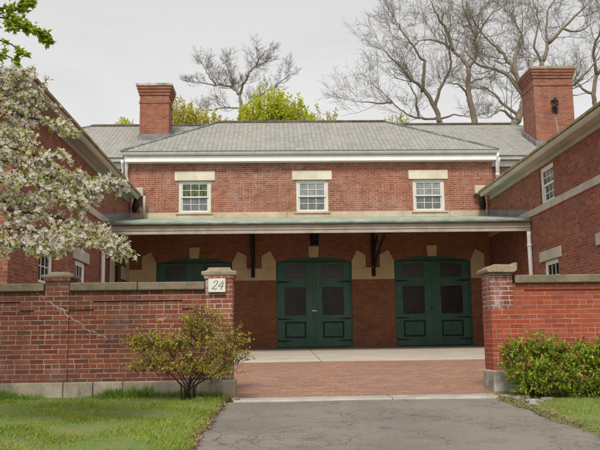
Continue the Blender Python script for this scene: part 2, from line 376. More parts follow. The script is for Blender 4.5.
def rng(a, b, n): return [a + (b - a) * i / n for i in range(n + 1)]
def dl(y):  # left edge of drive
    return -.62 - .045 * max(0, 11.5 - y) + .018 * math.sin(y * 5) + .012 * math.sin(y * 13)
def dr(y):
    return 3.06 + (.055 * max(0, 11.0 - y)) + .03 * math.sin(y * 4) + .02 * math.sin(y * 11)
mb = sheet(lambda y: (-400, 400), [-400, -60, -2] + rng(0, 11.8, 12) + [27, 60, 120, 600], 8, -.02)
struct(build(mb, 'ground', 'soil', uv=False))
mb = sheet(lambda y: (dl(y) - .0, dr(y) + .0), rng(-2, 11.0, 130), 40, .004, lambda x, y: .004 * math.sin(x * 2.3 + y) + .003 * math.sin(y * 3.1))
struct(build(mb, 'driveway', 'asphalt', uv=False))
mb = MB().box(-60, 60, -9, -2.0, -.3, gz(-2) + .004); struct(build(mb, 'street', 'asphalt', uv=False))
# lawns: gently lumpy
def lump(x, y): return .012 * jit(x, y) * .6 + .02
mb = sheet(lambda y: (-14, dl(y) - .0), rng(-2, 11.85, 90), 60, .0, lambda x, y: lump(x, y) * min(1, max(.15, (dl(y) - x) * 3))); struct(build(mb, 'lawn', 'soil', uv=False))
mb = sheet(lambda y: (dr(y), 14), rng(-2, 11.85, 90), 60, .0, lambda x, y: lump(x, y) * min(1, max(.15, (x - dr(y)) * 3))); struct(build(mb, 'lawn', 'soil', uv=False))
mb = sheet(lambda y: (-4.75, 7.3), rng(11.42, 19.06, 30), 24, .006, lambda x, y: .006 * math.sin(x * 1.3) * math.sin(y * 1.1)); struct(build(mb, 'brick_paving', 'paver'))
mb = MB(); mb.prism_x([(19.05, gz(19.05) - .1), (26.28, gz(26.28) - .1), (26.28, gz(26.28) + .012), (19.05, gz(19.05) + .03)], -4.74, 1.12)
struct(build(mb, 'concrete_apron', 'apron', bevel=.01))
mb = MB(); mb.prism_x([(19.05, gz(19.05) - .1), (26.28, gz(26.28) - .1), (26.28, gz(26.28) + .012), (19.05, gz(19.05) + .03)], 1.135, 7.3)
struct(build(mb, 'concrete_apron', 'apron', bevel=.01))
mb = MB()
for x0, x1 in ((-.56, 1.62), (1.63, 3.12)):
    n = 12; pts = []
    for i in range(n):
        xa = x0 + (x1 - x0) * i / n; xb = x0 + (x1 - x0) * (i + 1) / n
    mb.prism_x([(11.0, .70), (11.42, .70), (11.42, gz(11.42) + .012), (11.03, gz(11.0) + .03), (11.0, gz(11.0) + .012)], x0, x1)
struct(build(mb, 'kerb', 'kerb', bevel=.012))

# ------------------------------------------------------------------ the building
XL, XR, F = -4.771, 7.318, 26.3
BZ = 1.40
house = thing('carriage_house', (1.3, 26.3, BZ), 'long red brick carriage house with slate roof, green copper canopy and arched green doors', 'building')

def cells(us, vs, holes):
    us = sorted(set(us)); vs = sorted(set(vs))
    for i in range(len(us) - 1):
        for j in range(len(vs) - 1):
            cu = (us[i] + us[i + 1]) / 2; cv = (vs[j] + vs[j + 1]) / 2
            if any(h[0] < cu < h[1] and h[2] < cv < h[3] for h in holes): continue
            yield us[i], us[i + 1], vs[j], vs[j + 1]
def wall_y(mb, x0, x1, z0, z1, holes, y, depth=.16):      # faces -y
    for a, b, c, d in cells([x0, x1] + [h[0] for h in holes] + [h[1] for h in holes], [z0, z1] + [h[2] for h in holes] + [h[3] for h in holes], holes):
        mb.quad((a, y, c), (b, y, c), (b, y, d), (a, y, d))
    for h in holes:
        a, b, c, d = h[:4]; e = y + depth
        mb.quad((a, y, c), (a, y, d), (a, e, d), (a, e, c)); mb.quad((b, y, c), (b, e, c), (b, e, d), (b, y, d))
        mb.quad((a, y, d), (b, y, d), (b, e, d), (a, e, d)); mb.quad((a, y, c), (a, e, c), (b, e, c), (b, y, c))
def wall_x(mb, y0, y1, z0, z1, holes, x, sgn, depth=.16):  # sgn: +1 faces +x
    for a, b, c, d in cells([y0, y1] + [h[0] for h in holes] + [h[1] for h in holes], [z0, z1] + [h[2] for h in holes] + [h[3] for h in holes], holes):
        q = [(x, a, c), (x, b, c), (x, b, d), (x, a, d)]
        if sgn < 0: q.reverse()
        mb.quad(*q)
    for h in holes:
        a, b, c, d = h[:4]; e = x - sgn * depth
        for q in ([(x, a, c), (x, a, d), (e, a, d), (e, a, c)], [(x, b, c), (e, b, c), (e, b, d), (x, b, d)], [(x, a, d), (x, b, d), (e, b, d), (e, a, d)], [(x, a, c), (e, a, c), (e, b, c), (x, b, c)]):
            mb.quad(*q)

doors = [(-3.87, -1.36), (.10, 2.63), (4.06, 6.64)]
SPR, CRN = 4.25, 4.45
def arch_z(x, a, b):
    w = (b - a) / 2; r = CRN - SPR; rad = (w * w + r * r) / (2 * r); cx = (a + b) / 2
    return CRN - rad + math.sqrt(max(0, rad * rad - (x - cx) ** 2))
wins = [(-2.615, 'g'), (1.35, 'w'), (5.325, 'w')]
# lower sheltered wall with arches
mb = MB()
wall_y(mb, XL, XR, BZ - .3, SPR, [(a, b, BZ - .31, SPR) for a, b in doors], F, .14)
NS = 16
xs = [XL] + [v for d in doors for v in d] + [XR]
for i in range(0, len(xs), 2):
    mb.quad((xs[i], F, SPR), (xs[i + 1], F, SPR), (xs[i + 1], F, 5.75), (xs[i], F, 5.75))
for a, b in doors:
    for k in range(NS):
        p = a + (b - a) * k / NS; q = a + (b - a) * (k + 1) / NS
        mb.quad((p, F, arch_z(p, a, b)), (q, F, arch_z(q, a, b)), (q, F, 5.75), (p, F, 5.75))
        mb.quad((p, F, arch_z(p, a, b)), (p, F + .14, arch_z(p, a, b)), (q, F + .14, arch_z(q, a, b)), (q, F, arch_z(q, a, b)))
build(mb, 'wall', 'under', house)
# upper wall
mb = MB(); hol = [(c - .545, c + .545, 5.955, 7.06) for c, k in wins]
wall_y(mb, -4.85, 7.55, 5.75, 7.9, hol, F)
mb.quad((-4.85, F, 5.75), (-4.85, F, 7.9), (-4.85, 27.2, 7.9), (-4.85, 27.2, 5.75)); mb.quad((7.55, F, 5.75), (7.55, 27.2, 5.75), (7.55, 27.2, 7.9), (7.55, F, 7.9))
build(mb, 'wall', 'facade', house)
for q in ((-11.6, -4.85, 27.2), (7.55, 14.1, 27.2), (-4.849, 7.549, 29)): build(MB().box(q[0], q[1], q[2], 35.5, BZ - .3, 7.9), 'wall', 'facade', house)
# stone band, springers, keystones
def stones(x0, x1, left, right):
    mb = MB(); fy = F - .025
    mb.box(x0, x1, fy, F + .1, 3.66, 4.06)
    if left: mb.prism_y([(x0, 4.063), (x0 + .48, 4.063), (x0 + .48, 4.48), (x0 + .19, 4.65), (x0, 4.28)], fy, F + .1)
    if right: mb.prism_y([(x1 - .48, 4.063), (x1, 4.063), (x1, 4.28), (x1 - .19, 4.65), (x1 - .48, 4.48)], fy, F + .1)
    build(mb, 'springer_stone', 'ochre', house, bevel=.006)
stones(XL + .002, doors[0][0], False, True); stones(doors[0][1], doors[1][0], True, True); stones(doors[1][1], doors[2][0], True, True); stones(doors[2][1], XR - .002, True, False)
for a, b in doors:
    c = (a + b) / 2; mb = MB().prism_y([(c - .15, CRN - .03), (c + .15, CRN - .03), (c + .18, 4.79), (c - .18, 4.79)], F - .035, F + .1)
    build(mb, 'keystone', 'ochre', house, bevel=.006)
# belt course below windows, lintels
mb = MB()
bx = [-4.77, -3.2, -1.9, .5, 1.9, 4.4, 6.0, 7.316]
for i in range(len(bx) - 1): mb.box(bx[i] + .003, bx[i + 1] - .003, F - .05, F + .05, 5.76, 5.955)
build(mb, 'belt_course', 'belt', house, bevel=.006)

def window(cx, face, z0, z1, w, axis, sgn, pu, pl, parent, lintel=None, lmat='stone', sill=None, mtl='winwhite', lover=.14):
    """axis 'y': wall faces -y at y=face. axis 'x': wall at x=face facing sgn*x. local u along wall, d outward."""
    def T(mb_pts):
        out = []
        for u, d, z in mb_pts:
            if axis == 'y': out.append((cx + u, face - d, z))
            else: out.append((face + sgn * d, cx + u, z))
        return out
    def bx_(mb, u0, u1, d0, d1, za, zb):
        t = MB().box(u0, u1, d0, d1, za, zb); mb.add(T(t.v), t.f)
    h = w / 2; win_loc = T([(0, 0, z0)])[0]
    fr = MB()
    bx_(fr, -h, -h + .085, -.13, -.045, z0, z1); bx_(fr, h - .085, h, -.13, -.045, z0, z1)
    bx_(fr, -h + .085, h - .085, -.13, -.045, z1 - .07, z1); bx_(fr, -h + .085, h - .085, -.13, -.03, z0, z0 + .05)
    win = build(fr, 'window', mtl, parent, bevel=.004)
    zm = (z0 + z1) / 2 - .0; a = h - .088
    def sash(za, zb, d, rows, pm, nm):
        s = MB(); t = .045; zi0, zi1 = za + t, zb - t; ui = a - t
        bx_(s, -a, -a + t, d - .035, d, za, zb); bx_(s, a - t, a, d - .035, d, za, zb)
        bx_(s, -ui, ui, d - .035, d, zb - t, zb); bx_(s, -ui, ui, d - .035, d, za, za + t)
        g = .009
        for k in (1, 2):
            u = -ui + 2 * ui * k / 3; bx_(s, u - g, u + g, d - .03, d - .006, zi0, zi1)
        for k in range(1, rows):
            z = zi0 + (zi1 - zi0) * k / rows
            for q in range(3):
                ua = -ui + 2 * ui * q / 3 + (g if q else 0); ub = -ui + 2 * ui * (q + 1) / 3 - (g if q < 2 else 0)
                bx_(s, ua, ub, d - .03, d - .006, z - g, z + g)
        build(s, 'sash', mtl, win)
        p = MB(); bx_(p, -ui - .005, ui + .005, d - .024, d - .018, zi0 - .005, zi1 + .005); build(p, 'pane', pm, win)
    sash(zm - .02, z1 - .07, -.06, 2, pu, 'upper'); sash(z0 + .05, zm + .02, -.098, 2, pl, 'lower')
    bk = MB(); bx_(bk, -h, h, -.162, -.155, z0, z1); build(bk, 'window_backing', 'iron', win)
    if lintel:
        l = MB(); bx_(l, -h - lover, h + lover, -.1, .03, z1, z1 + lintel); build(l, 'lintel', lmat, parent, bevel=.008)
    if sill:
        l = MB(); bx_(l, -h - .08, h + .08, -.12, .05, z0 - sill, z0); build(l, 'sill', lmat, parent, bevel=.006)
    return win
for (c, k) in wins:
    window(c, F, 5.955, 7.06, 1.09, 'y', 1, 'pane_green_reflect' if k == 'g' else 'pane_up', 'pane_low', house, .31, 'stone', lover=.13)
    mb = MB().box(c - .62, c + .62, F - .09, F - .052, 5.90, 5.952); build(mb, 'sill', 'belt', house, bevel=.005)
# pale vertical and horizontal joints in the brickwork
for px, z0, z1 in ((-.95, 6.0, 7.1), (-3.9, 6.0, 6.8), (2.63, 6.05, 7.5), (.25, 6.1, 7.2), (4.15, 6.0, 7.5), (6.55, 6.0, 7.0), (-1.45, 6.2, 6.9)):
    mb = MB().box(px - .006, px + .006, F - .002, F + .01, z0, z1)
    build(mb, 'mortar_joint', 'palejoint', house)
for x0, x1, z in ((2.0, 2.6, 7.0), (-1.4, -.3, 7.03), (5.95, 6.5, 7.1), (-.2, .7, 7.03)):
    mb = MB().box(x0, x1, F - .002, F + .01, z - .009, z + .009); build(mb, 'mortar_joint', 'palejoint', house)
for x, z in ((-2.13, 4.93), (-.36, 4.966), (.6, 5.0), (2.2, 5.0), (3.07, 4.88), (4.156, 5.0), (4.8, 4.88), (6.4, 4.95)):
    mb = MB().tube([(x, F - .03, z), (x, F + .01, z)], .035, 8); build(mb, 'anchor_plate', 'mortar', house)

# ---- doors
def door(a, b):
    w = b - a; cx = (a + b) / 2; y = F + .10
    bk = MB(); pts = [(a, BZ), (b, BZ)] + [(a + w * k / 16, arch_z(a + w * k / 16, a, b)) for k in range(16, -1, -1)]
    bk.prism_y(pts, y + .052, y + .09)
    dr_ = build(bk, 'door', 'door_dark', house)
    sill = MB().box(a, b, F + .0, F + .13, BZ - .05, BZ + .035); build(sill, 'threshold', 'iron', dr_)
    Z = [BZ + .05, 1.74, 2.28, 2.50, 3.42, 3.74]
    for s in (0, 1):
        x0, x1 = (a + .05, cx - .045) if s == 0 else (cx + .045, b - .05)
        st = .235; i0, i1 = x0 + st, x1 - st
        lf = MB()
        def top(x, dz=.05): return arch_z(x, a, b) - dz
        lf.prism_y([(x0, Z[0]), (i0, Z[0]), (i0, top(i0)), ((x0 + i0) / 2, top((x0 + i0) / 2)), (x0, top(x0))], y, y + .05)
        lf.prism_y([(i1, Z[0]), (x1, Z[0]), (x1, top(x1)), ((x1 + i1) / 2, top((x1 + i1) / 2)), (i1, top(i1))], y, y + .05)
        for za, zb in ((Z[0], Z[1]), (Z[2], Z[3]), (Z[4], Z[5])): lf.box(i0, i1, y + .002, y + .05, za, zb)
        n = 6; lo = [(i0 + (i1 - i0) * k / n) for k in range(n + 1)]
        lf.prism_y([(x, top(x, .21)) for x in lo] + [(x, top(x)) for x in reversed(lo)], y + .002, y + .05)
        build(lf, 'leaf_frame', 'door', dr_, bevel=.006)
        g = MB().box(i0, i1, y + .038, y + .05, Z[3], Z[4]); build(g, 'glazing', 'door_glass', dr_)
        g = MB(); g.prism_y([(i0, Z[5]), (i1, Z[5])] + [(x, top(x, .21)) for x in reversed(lo)], y + .038, y + .05); build(g, 'fan_light', 'door_fan', dr_)
        # lower chevron boarded panel
        g = MB(); m_ = .05; pa, pb, qa, qb = i0 + m_, i1 - m_, Z[1] + m_, Z[2] - m_
        g.box(pa, pb, y + .015, y + .045, qa, qb)
        build(g, 'panel', 'door', dr_, bevel=.012)
        g = MB(); mid = (i0 + i1) / 2
        for k in range(4):
            zz = qa + .06 + k * (qb - qa - .1) / 4
            for sg in (-1, 1):
                p0 = V((mid, y + .012, zz + .09)); p1 = V((mid + sg * (pb - pa) * .42, y + .012, zz))
                g.tube([p0, p1], .006, 4)
        build(g, 'panel_moulding', 'door', dr_)
        for hz in (3.60, 2.37, 1.655):
            hg = MB(); xo = x0 if s == 0 else x1; sg = 1 if s == 0 else -1
            hg.prism_y(sorted_ccw([(xo - sg * .03, hz - .03), (xo + sg * .38, hz - .014), (xo + sg * .46, hz), (xo + sg * .38, hz + .014), (xo - sg * .03, hz + .03)]), y - .014, y - .002)
            hg.tube([(xo - sg * .03, y - .012, hz - .07), (xo - sg * .03, y - .012, hz + .07)], .022, 8)
            build(hg, 'strap_hinge', 'iron', dr_)
    mb = MB().box(cx - .045, cx + .045, y - .015, y + .05, BZ + .05, CRN - .06); build(mb, 'astragal', 'door', dr_, bevel=.006)
    mb = MB(); n = 16; pts = [(a + w * k / n, arch_z(a + w * k / n, a, b)) for k in range(n + 1)]
    mb.prism_y([(x, z - .055) for x, z in pts] + [(x, z - .004) for x, z in reversed(pts)], y - .04, y + .0495)
    mb.box(a + .004, a + .048, y - .04, y + .0495, BZ + .04, SPR - .06); mb.box(b - .048, b - .004, y - .04, y + .0495, BZ + .04, SPR - .06)
    build(mb, 'door_frame', 'door', dr_)
    return dr_, cx, y
def sorted_ccw(p):
    cx = sum(a for a, _ in p) / len(p); cz = sum(b for _, b in p) / len(p)
    return sorted(p, key=lambda q: math.atan2(q[1] - cz, q[0] - cx))
for i, (a, b) in enumerate(doors):
    d, cx, y = door(a, b)
    if i == 1:
        mb = MB().box(cx - .09, cx + .09, y - .04, y - .017, 2.615, 2.66); build(mb, 'handle', 'white', d, bevel=.008)
    else:
        mb = MB().tube([(cx - .05, y - .045, 2.6), (cx - .05, y - .045, 2.74)], .012, 6); build(mb, 'handle', 'iron', d)

# ---- cornice, gutters, roofs
mb = MB(); mb.box(-4.93, 7.63, F - .26, F + .05, 7.66, 7.86); mb.box(-4.93, -4.852, F + .052, 27.1, 7.66, 7.86); mb.box(7.552, 7.63, F + .052, 27.1, 7.66, 7.86)
build(mb, 'frieze', 'white', house, bevel=.01)
mb = MB(); prof = [(F - .35, 7.92), (F - .33, 7.865), (F + .04, 7.862), (F + .04, 8.0), (F - .35, 8.0)]
mb.prism_x(prof, -5.01, 7.66); build(mb, 'gutter', 'gutter', house, bevel=.01)
for a_, b_ in ((-11.7, -4.935), (7.635, 14.2)):
    build(MB().box(a_, b_, 27.08, 27.2, 7.66, 7.86), 'frieze', 'white', house); build(MB().box(a_ - .1, b_ + (-.09 if b_ < 0 else .1), 26.86, 27.24, 7.863, 8.0), 'gutter', 'gutter', house)
# rear long hipped roof
e0, e1, ey0, ey1, ez = -11.85, 14.35, 26.82, 36.0, 8.004
r0, r1, ry, rz = -7.3, 9.85, 31.35, 10.38
mb = MB(); mb.add([(e0, ey0, ez), (e1, ey0, ez), (e1, ey1, ez), (e0, ey1, ez), (r0, ry, rz), (r1, ry, rz)], [(0, 1, 5, 4), (1, 2, 5), (2, 3, 4, 5), (3, 0, 4)])
build(mb, 'roof', 'slate', house)
f0, f1, fy = -5.04, 7.70, F - .37
g0, g1, gy, gzz = -2.03, 4.35, 29.3, 9.93
mb = MB(); mb.add([(f0, fy, ez), (f1, fy, ez), (g1, gy, gzz), (g0, gy, gzz), (g1, 31.2, gzz), (g0, 31.2, gzz), (f0, 27.4, ez), (f1, 27.4, ez), (g0 - .9, 30.2, 9.7), (g1 + .9, 30.2, 9.7)],
                 [(0, 1, 2, 3), (3, 2, 4, 5), (0, 3, 5, 8, 6), (1, 7, 9, 4, 2)])
build(mb, 'roof', 'slate', house)
def bar(mb, a, b, w, n=6): mb.tube([a, b], w, n)
for a_, b_, w_, nm, mm in (((g0, gy, gzz + .01), (g1, gy, gzz + .01), .07, 'ridge_cap', 'ridge'), ((r0, ry, rz + .01), (r1, ry, rz + .01), .075, 'ridge_cap', 'ridge'),
        ((f0, fy, ez + .01), (g0, gy, gzz + .02), .045, 'hip_cap', 'hip'), ((f1, fy, ez + .01), (g1, gy, gzz + .02), .045, 'hip_cap', 'hip'),
        ((e0, ey0, ez), (r0, ry, rz), .05, 'hip_cap', 'hip'), ((e1, ey0, ez), (r1, ry, rz), .05, 'hip_cap', 'hip')):
    mb = MB(); bar(mb, a_, b_, w_); build(mb, nm, mm, house)

def chimney(x0, x1, y0, y1, zb, zt, cov, band):
    mb = MB().box(x0, x1, y0, y1, zb, band); ch_m = mb
    mb.box(x0 - .025, x1 + .025, y0 - .025, y1 + .025, band, band + .07)
    mb.box(x0, x1, y0, y1, band + .07, cov)
    h = (zt - .14 - cov) / 3
    for k in range(3): mb.box(x0 - .035 * (k + 1), x1 + .035 * (k + 1), y0 - .035 * (k + 1), y1 + .035 * (k + 1), cov + k * h, cov + (k + 1) * h)
    ch = build(mb, 'chimney', 'chimney', house)
    q = .14; mb = MB(); t = zt
    mb.add([(x0 - q, y0 - q, t - .14), (x1 + q, y0 - q, t - .14), (x1 + q, y1 + q, t - .14), (x0 - q, y1 + q, t - .14), (x0 - .04, y0 - .04, t), (x1 + .04, y0 - .04, t), (x1 + .04, y1 + .04, t), (x0 - .04, y1 + .04, t),
            (x0 - q, y0 - q, t - .06), (x1 + q, y0 - q, t - .06), (x1 + q, y1 + q, t - .06), (x0 - q, y1 + q, t - .06)],
           [(3, 2, 1, 0), (4, 5, 6, 7), (0, 1, 9, 8), (1, 2, 10, 9), (2, 3, 11, 10), (3, 0, 8, 11), (8, 9, 5, 4), (9, 10, 6, 5), (10, 11, 7, 6), (11, 8, 4, 7)])
    build(mb, 'chimney_cap', 'block' if x0 < 0 else 'cap', ch)
    return ch
def roofz(y): return ez + (rz - ez) * (y - ey0) / (ry - ey0)
ch = chimney(-5.0, -3.9, 29.2, 30.2, 8.6, 11.48, 11.0, 10.68)
mb = MB(); mb.prism_x([(29.14, roofz(29.14) - .05), (30.27, roofz(30.27) - .05), (30.27, roofz(30.27) + .22), (29.14, roofz(29.14) + .22)], -5.05, -3.85); build(mb, 'flashing', 'lead', ch)
ch = chimney(9.75, 11.21, 28.0, 29.4, 7.9, 11.68, 11.22, 10.93)
mb = MB(); mb.prism_x([(27.94, roofz(27.94) - .05), (29.47, roofz(29.47) - .05), (29.47, roofz(29.47) + .2), (27.94, roofz(27.94) + .2)], 9.69, 11.27); build(mb, 'flashing', 'lead', ch)
mb = MB(); yc = 27.93; xc = 10.47
mb.tube([(xc - .12, yc, 10.28), (xc + .05, yc, 10.40), (xc + .13, yc, 10.3), (xc + .02, yc, 10.12), (xc - .1, yc, 10.02), (xc + .02, yc, 9.92), (xc + .12, yc, 10.02)], .04, 6)
mb.tube([(xc, yc + .08, 10.1), (xc, yc - .05, 10.1)], .08, 6); mb.tube([(xc + .02, yc, 10.45), (xc + .04, yc, 9.82)], .022, 6)
build(mb, 'tie_anchor', 'iron', ch)
mb = MB(); z = 9.86
for k in range(9): mb.box(xc + .03 + .012 * k - .025, xc + .03 + .012 * k + .03, 27.996, 28.01, z - .13, z); z -= .14
build(mb, 'lime_streak', 'mortar', ch)

# ---- canopy
cy0, cz0, cz1 = 21.9, 4.985, 5.77
def cz(y): return cz0 + (cz1 - cz0) * (y - cy0) / (F - cy0)
mb = MB(); mb.prism_x([(cy0 - .06, 4.875), (F - .001, cz1 - .10), (F - .001, cz1), (cy0 - .06, 4.985)], XL + .02, XR - .02)
can = build(mb, 'canopy', 'copper', house)
mb = MB(); mb.tube([(XL + .02, cy0 - .08, 4.925), (XR - .02, cy0 - .08, 4.925)], .05, 8); build(mb, 'gutter', 'copper', can)
mb = MB(); mb.box(XL + .021, XR - .021, cy0 - .02, cy0 + .06, 4.73, 4.872); mb.box(XL + .021, XR - .021, cy0 - .0, cy0 + .06, 4.63, 4.727); build(mb, 'fascia', 'fascia', can, bevel=.006)
mb = MB(); x = XL + .3
mb.prism_x([(cy0 + .062, 4.80), (F - .002, 5.60), (F - .002, 5.64), (cy0 + .062, 4.84)], XL + .022, XR - .022)
while x < XR - .1:
    mb.prism_x([(cy0 + .062, 4.66), (F - .07, 5.46), (F - .07, 5.598), (cy0 + .062, 4.797)], x - .035, x + .035); x += .6
build(mb, 'rafter', 'soffit', can)
for X, (ya, yb) in ((XL + .003, (21.9, F - .1)), (XR - .003, (21.9, F - .1))):   # stepped lead flashing
    mb = MB(); n = 15; s = 1 if X < 0 else -1
    for k in range(n):
        y0 = ya + (yb - ya) * k / n; y1 = ya + (yb - ya) * (k + 1) / n - .01
        zt = cz(y1) + .26
        q = [(X, y0, cz(y0) - .02), (X, y1, cz(y1) - .02), (X, y1, zt), (X, y0, zt - .12)]
        mb.prism_x([(a[1], a[2]) for a in q], min(X, X + s * .02), max(X, X + s * .02))
    mb.prism_x([(ya, cz(ya) + .004), (yb, cz(yb) + .004), (yb, cz(yb) + .03), (ya, cz(ya) + .03)], min(X + s * .02, X + s * .35), max(X + s * .02, X + s * .35))
    build(mb, 'step_flashing', 'lead', can)
for X in (XL + .07, XR - .07):
    mb = MB(); mb.tube([(X, cy0 + .0, 4.62), (X, cy0 + .03, 4.5), (X, cy0 + .03, gz(cy0) + .02)], .062, 10)
    for z in (2.4, 4.2): mb.tube([(X, cy0 + .03, z), (X, cy0 + .03, z + .05)], .075, 10)
    build(mb, 'downspout', 'white', house)
def bracket(x):
    mb = MB(); y = F - .04
    mb.box(x - .06, x + .06, y - .07, y, 3.75, 5.40)
    b_ = build(mb, 'bracket', 'iron', can, bevel=.008)
    mb = MB(); pts = []
    for k in range(9):
        t = k / 8; pts.append((x, y - .08 - 3.2 * t ** 1.15, 3.9 + (cz(y - 3.2) - .32 - 3.9) * t ** .75))
    mb.tube(pts, .04, 6); mb.tube([(x, y - .05, 5.30), (x, y - 3.9, 4.68)], .045, 6)
    for cyy, czz, rr in ((y - .42, 4.72, .2), (y - .26, 4.22, .12), (y - .95, 4.86, .13)):
        mb.tube([(x, cyy + rr * math.cos(t * .63), czz + rr * math.sin(t * .63)) for t in range(10)], .022, 5)
    build(mb, 'scroll_brace', 'iron', b_)
    mb = MB()
    mb.tube([(x + .0, y - .10, 4.02), (x, y - .16, 4.05), (x, y - .2, 4.0)], [.035, .05, .03], 8); build(mb, 'insulator', 'lampglass', b_)
bracket(-.66); bracket(3.36)

lan = thing('hanging_lantern', (1.36, 25.6, 4.9), 'dark iron lantern hanging under the canopy above the middle green doors', 'lantern')
mb = MB(); mb.tube([(1.36, 25.6, 5.6), (1.36, 25.6, 5.22)], .02, 6); build(mb, 'rod', 'iron', lan)
mb = MB(); mb.tube([(1.36, 25.6, 5.26), (1.36, 25.6, 5.2), (1.36, 25.6, 5.16)], [.03, .10, .19], 8, smooth=False); build(mb, 'hood', 'iron', lan)
mb = MB()
for k in range(8):
    a = k * math.pi / 4 + math.pi / 8; mb.tube([(1.36 + .16 * math.cos(a), 25.6 + .16 * math.sin(a), 5.16), (1.36 + .13 * math.cos(a), 25.6 + .13 * math.sin(a), 4.78)], .012, 4)
mb.tube([(1.36, 25.6, 4.78), (1.36, 25.6, 4.75)], .14, 8); build(mb, 'cage', 'iron', lan)
mb = MB(); mb.tube([(1.36, 25.6, 5.15), (1.36, 25.6, 4.79)], [.145, .12], 8, smooth=False); build(mb, 'pane', 'pane_dark', lan)

# ---- wings
def wing(side):
    L = side < 0
    X = XL if L else XR; s = 1 if L else -1      # s: direction the courtyard wall faces
    yf = 14.34; XO = X - s * 7.1
    low = [16.75, 19.72] if L else [20.5, 16.67]
    upw = [] if L else [20.45, 16.2]
    z0, z1 = 2.2, 3.67
    holes = [(c - .55, c + .55, z0, z1) for c in low] + [(c - .54, c + .54, 5.21, 6.2) for c in upw]
    if L: holes.append((23.82, 24.92, BZ - .29, 4.5))
    mb = MB(); wall_x(mb, yf, F - .001, .6, 6.45, holes, X, s)
    x0, x1 = min(X, XO), max(X, XO)
    mb.quad((x0, yf, .6), (x1, yf, .6), (x1, yf, 6.45), (x0, yf, 6.45))
    mb.quad((XO, yf, .6), (XO, yf, 6.45), (XO, 27.19, 6.45), (XO, 27.19, .6))
    build(mb, 'wall', 'wing', house)
    mb = MB()
    seg = [yf, 16.2, 18.5, 21.4, 23.9, 26.2]
    for i in range(5): mb.box(min(X, X + s * .035), max(X, X + s * .035), seg[i] + .003, seg[i + 1] - .003, 5.02, 5.208)
    mb.box(x0, x1, yf - .035, yf - .001, 5.02, 5.208)
    build(mb, 'belt_course', 'wing_stone', house, bevel=.006)
    for c in low: window(c, X, z0, z1, 1.10, 'x', s, 'pane_dark', 'pane_dark', house, .27, 'wing_stone', .1, lover=.27, mtl='white')
    for c in upw: window(c, X, 5.21, 6.2, 1.08, 'x', s, 'pane_dark', 'pane_dark', house, mtl='white')
    # frieze, soffit, gutter
    ye = F - .55; yo = yf - .55
    fm = 'friezeL' if L else 'frieze'
    def bxx(mb, xa, xb, *r): mb.box(min(xa, xb), max(xa, xb), *r)
    mb = MB(); bxx(mb, X + s * .003, X + s * .06, yf, ye, 6.235, 6.37); build(mb, 'frieze', fm, house, bevel=.006)
    build(MB().box(x0, x1, yf - .06, yf - .003, 6.235, 6.37), 'frieze', fm, house, bevel=.006)
    mb = MB(); mb.add([(X + s * .003, yo, 6.373), (X + s * .32, yo, 6.373), (X + s * .32, ye, 6.373), (X + s * .003, ye, 6.373), (X + s * .003, yo, 6.44), (X + s * .32, yo, 6.44), (X + s * .32, ye, 6.44), (X + s * .003, ye, 6.44)],
                       [(0, 1, 2, 3), (4, 5, 6, 7), (0, 1, 5, 4), (1, 2, 6, 5), (2, 3, 7, 6)])
    build(mb, 'soffit', fm, house)
    mb = MB(); bxx(mb, XO - s * .5, X - s * .003, yo + .122, yf - .002, 6.373, 6.44); build(mb, 'soffit', fm, house)
    mb = MB(); mb.prism_y([(X + s * .323, 6.32), (X + s * .36, 6.34), (X + s * .40, 6.40), (X + s * .40, 6.45), (X + s * .323, 6.45)][::(1 if s > 0 else -1)], yo, ye)
    build(mb, 'gutter', fm, house, bevel=.008)
    mb2 = MB(); bxx(mb2, XO - s * .42, X + s * .438, yo - .03, yo + .12, 6.32, 6.50); build(mb2, 'gutter', fm, house, bevel=.008)
    mb = MB(); bxx(mb, X + s * .34, X + s * .44, yo + .123, ye + .02, 6.453, 6.525); build(mb, 'gutter_lip', 'rust', house, bevel=.01)
    # roof
    xm = X - s * 3.55; zr = 8.3
    mb = MB(); a = X + s * .40; b = XO - s * .4
    vs = [(a, yo, 6.47), (a, ye + .02, 6.47), (b, yo, 6.47), (b, 27.3, 6.47), (xm, yo + 4.0, zr), (xm, 27.3, zr), (X + s * .0, ye + .02, 6.67), (X, 26.29, 6.67)]
    mb.add(vs, [(0, 1, 6, 7, 5, 4), (2, 4, 5, 3), (0, 4, 2)]); build(mb, 'roof', 'slate', house)
    # collector box, and a dark lump standing in for eave-end shadow and stain
    mb = MB(); bxx(mb, X + s * .12, X + s * .47, F - .30, F - .02, 6.50, 6.78); build(mb, 'rain_head', 'wing_stone', house, bevel=.01)
    mb = MB(); mb.tube([(X + s * .28, F - .45, 6.40), (X + s * .26, F - .3, 6.28), (X + s * .2, F - .16, 6.12), (X + s * .14, F - .12, 5.98)], [.08, .11, .12, .05], 8); build(mb, 'shade_stain_lump', 'shade_stain', house)
    if L:
        mb = MB().tube([(X + .52, F - .28, 6.5), (X + .50, F - .28, cz(F - .28) + .01)], .05, 8); build(mb, 'downspout', 'fascia', house)
wing(-1); wing(1)
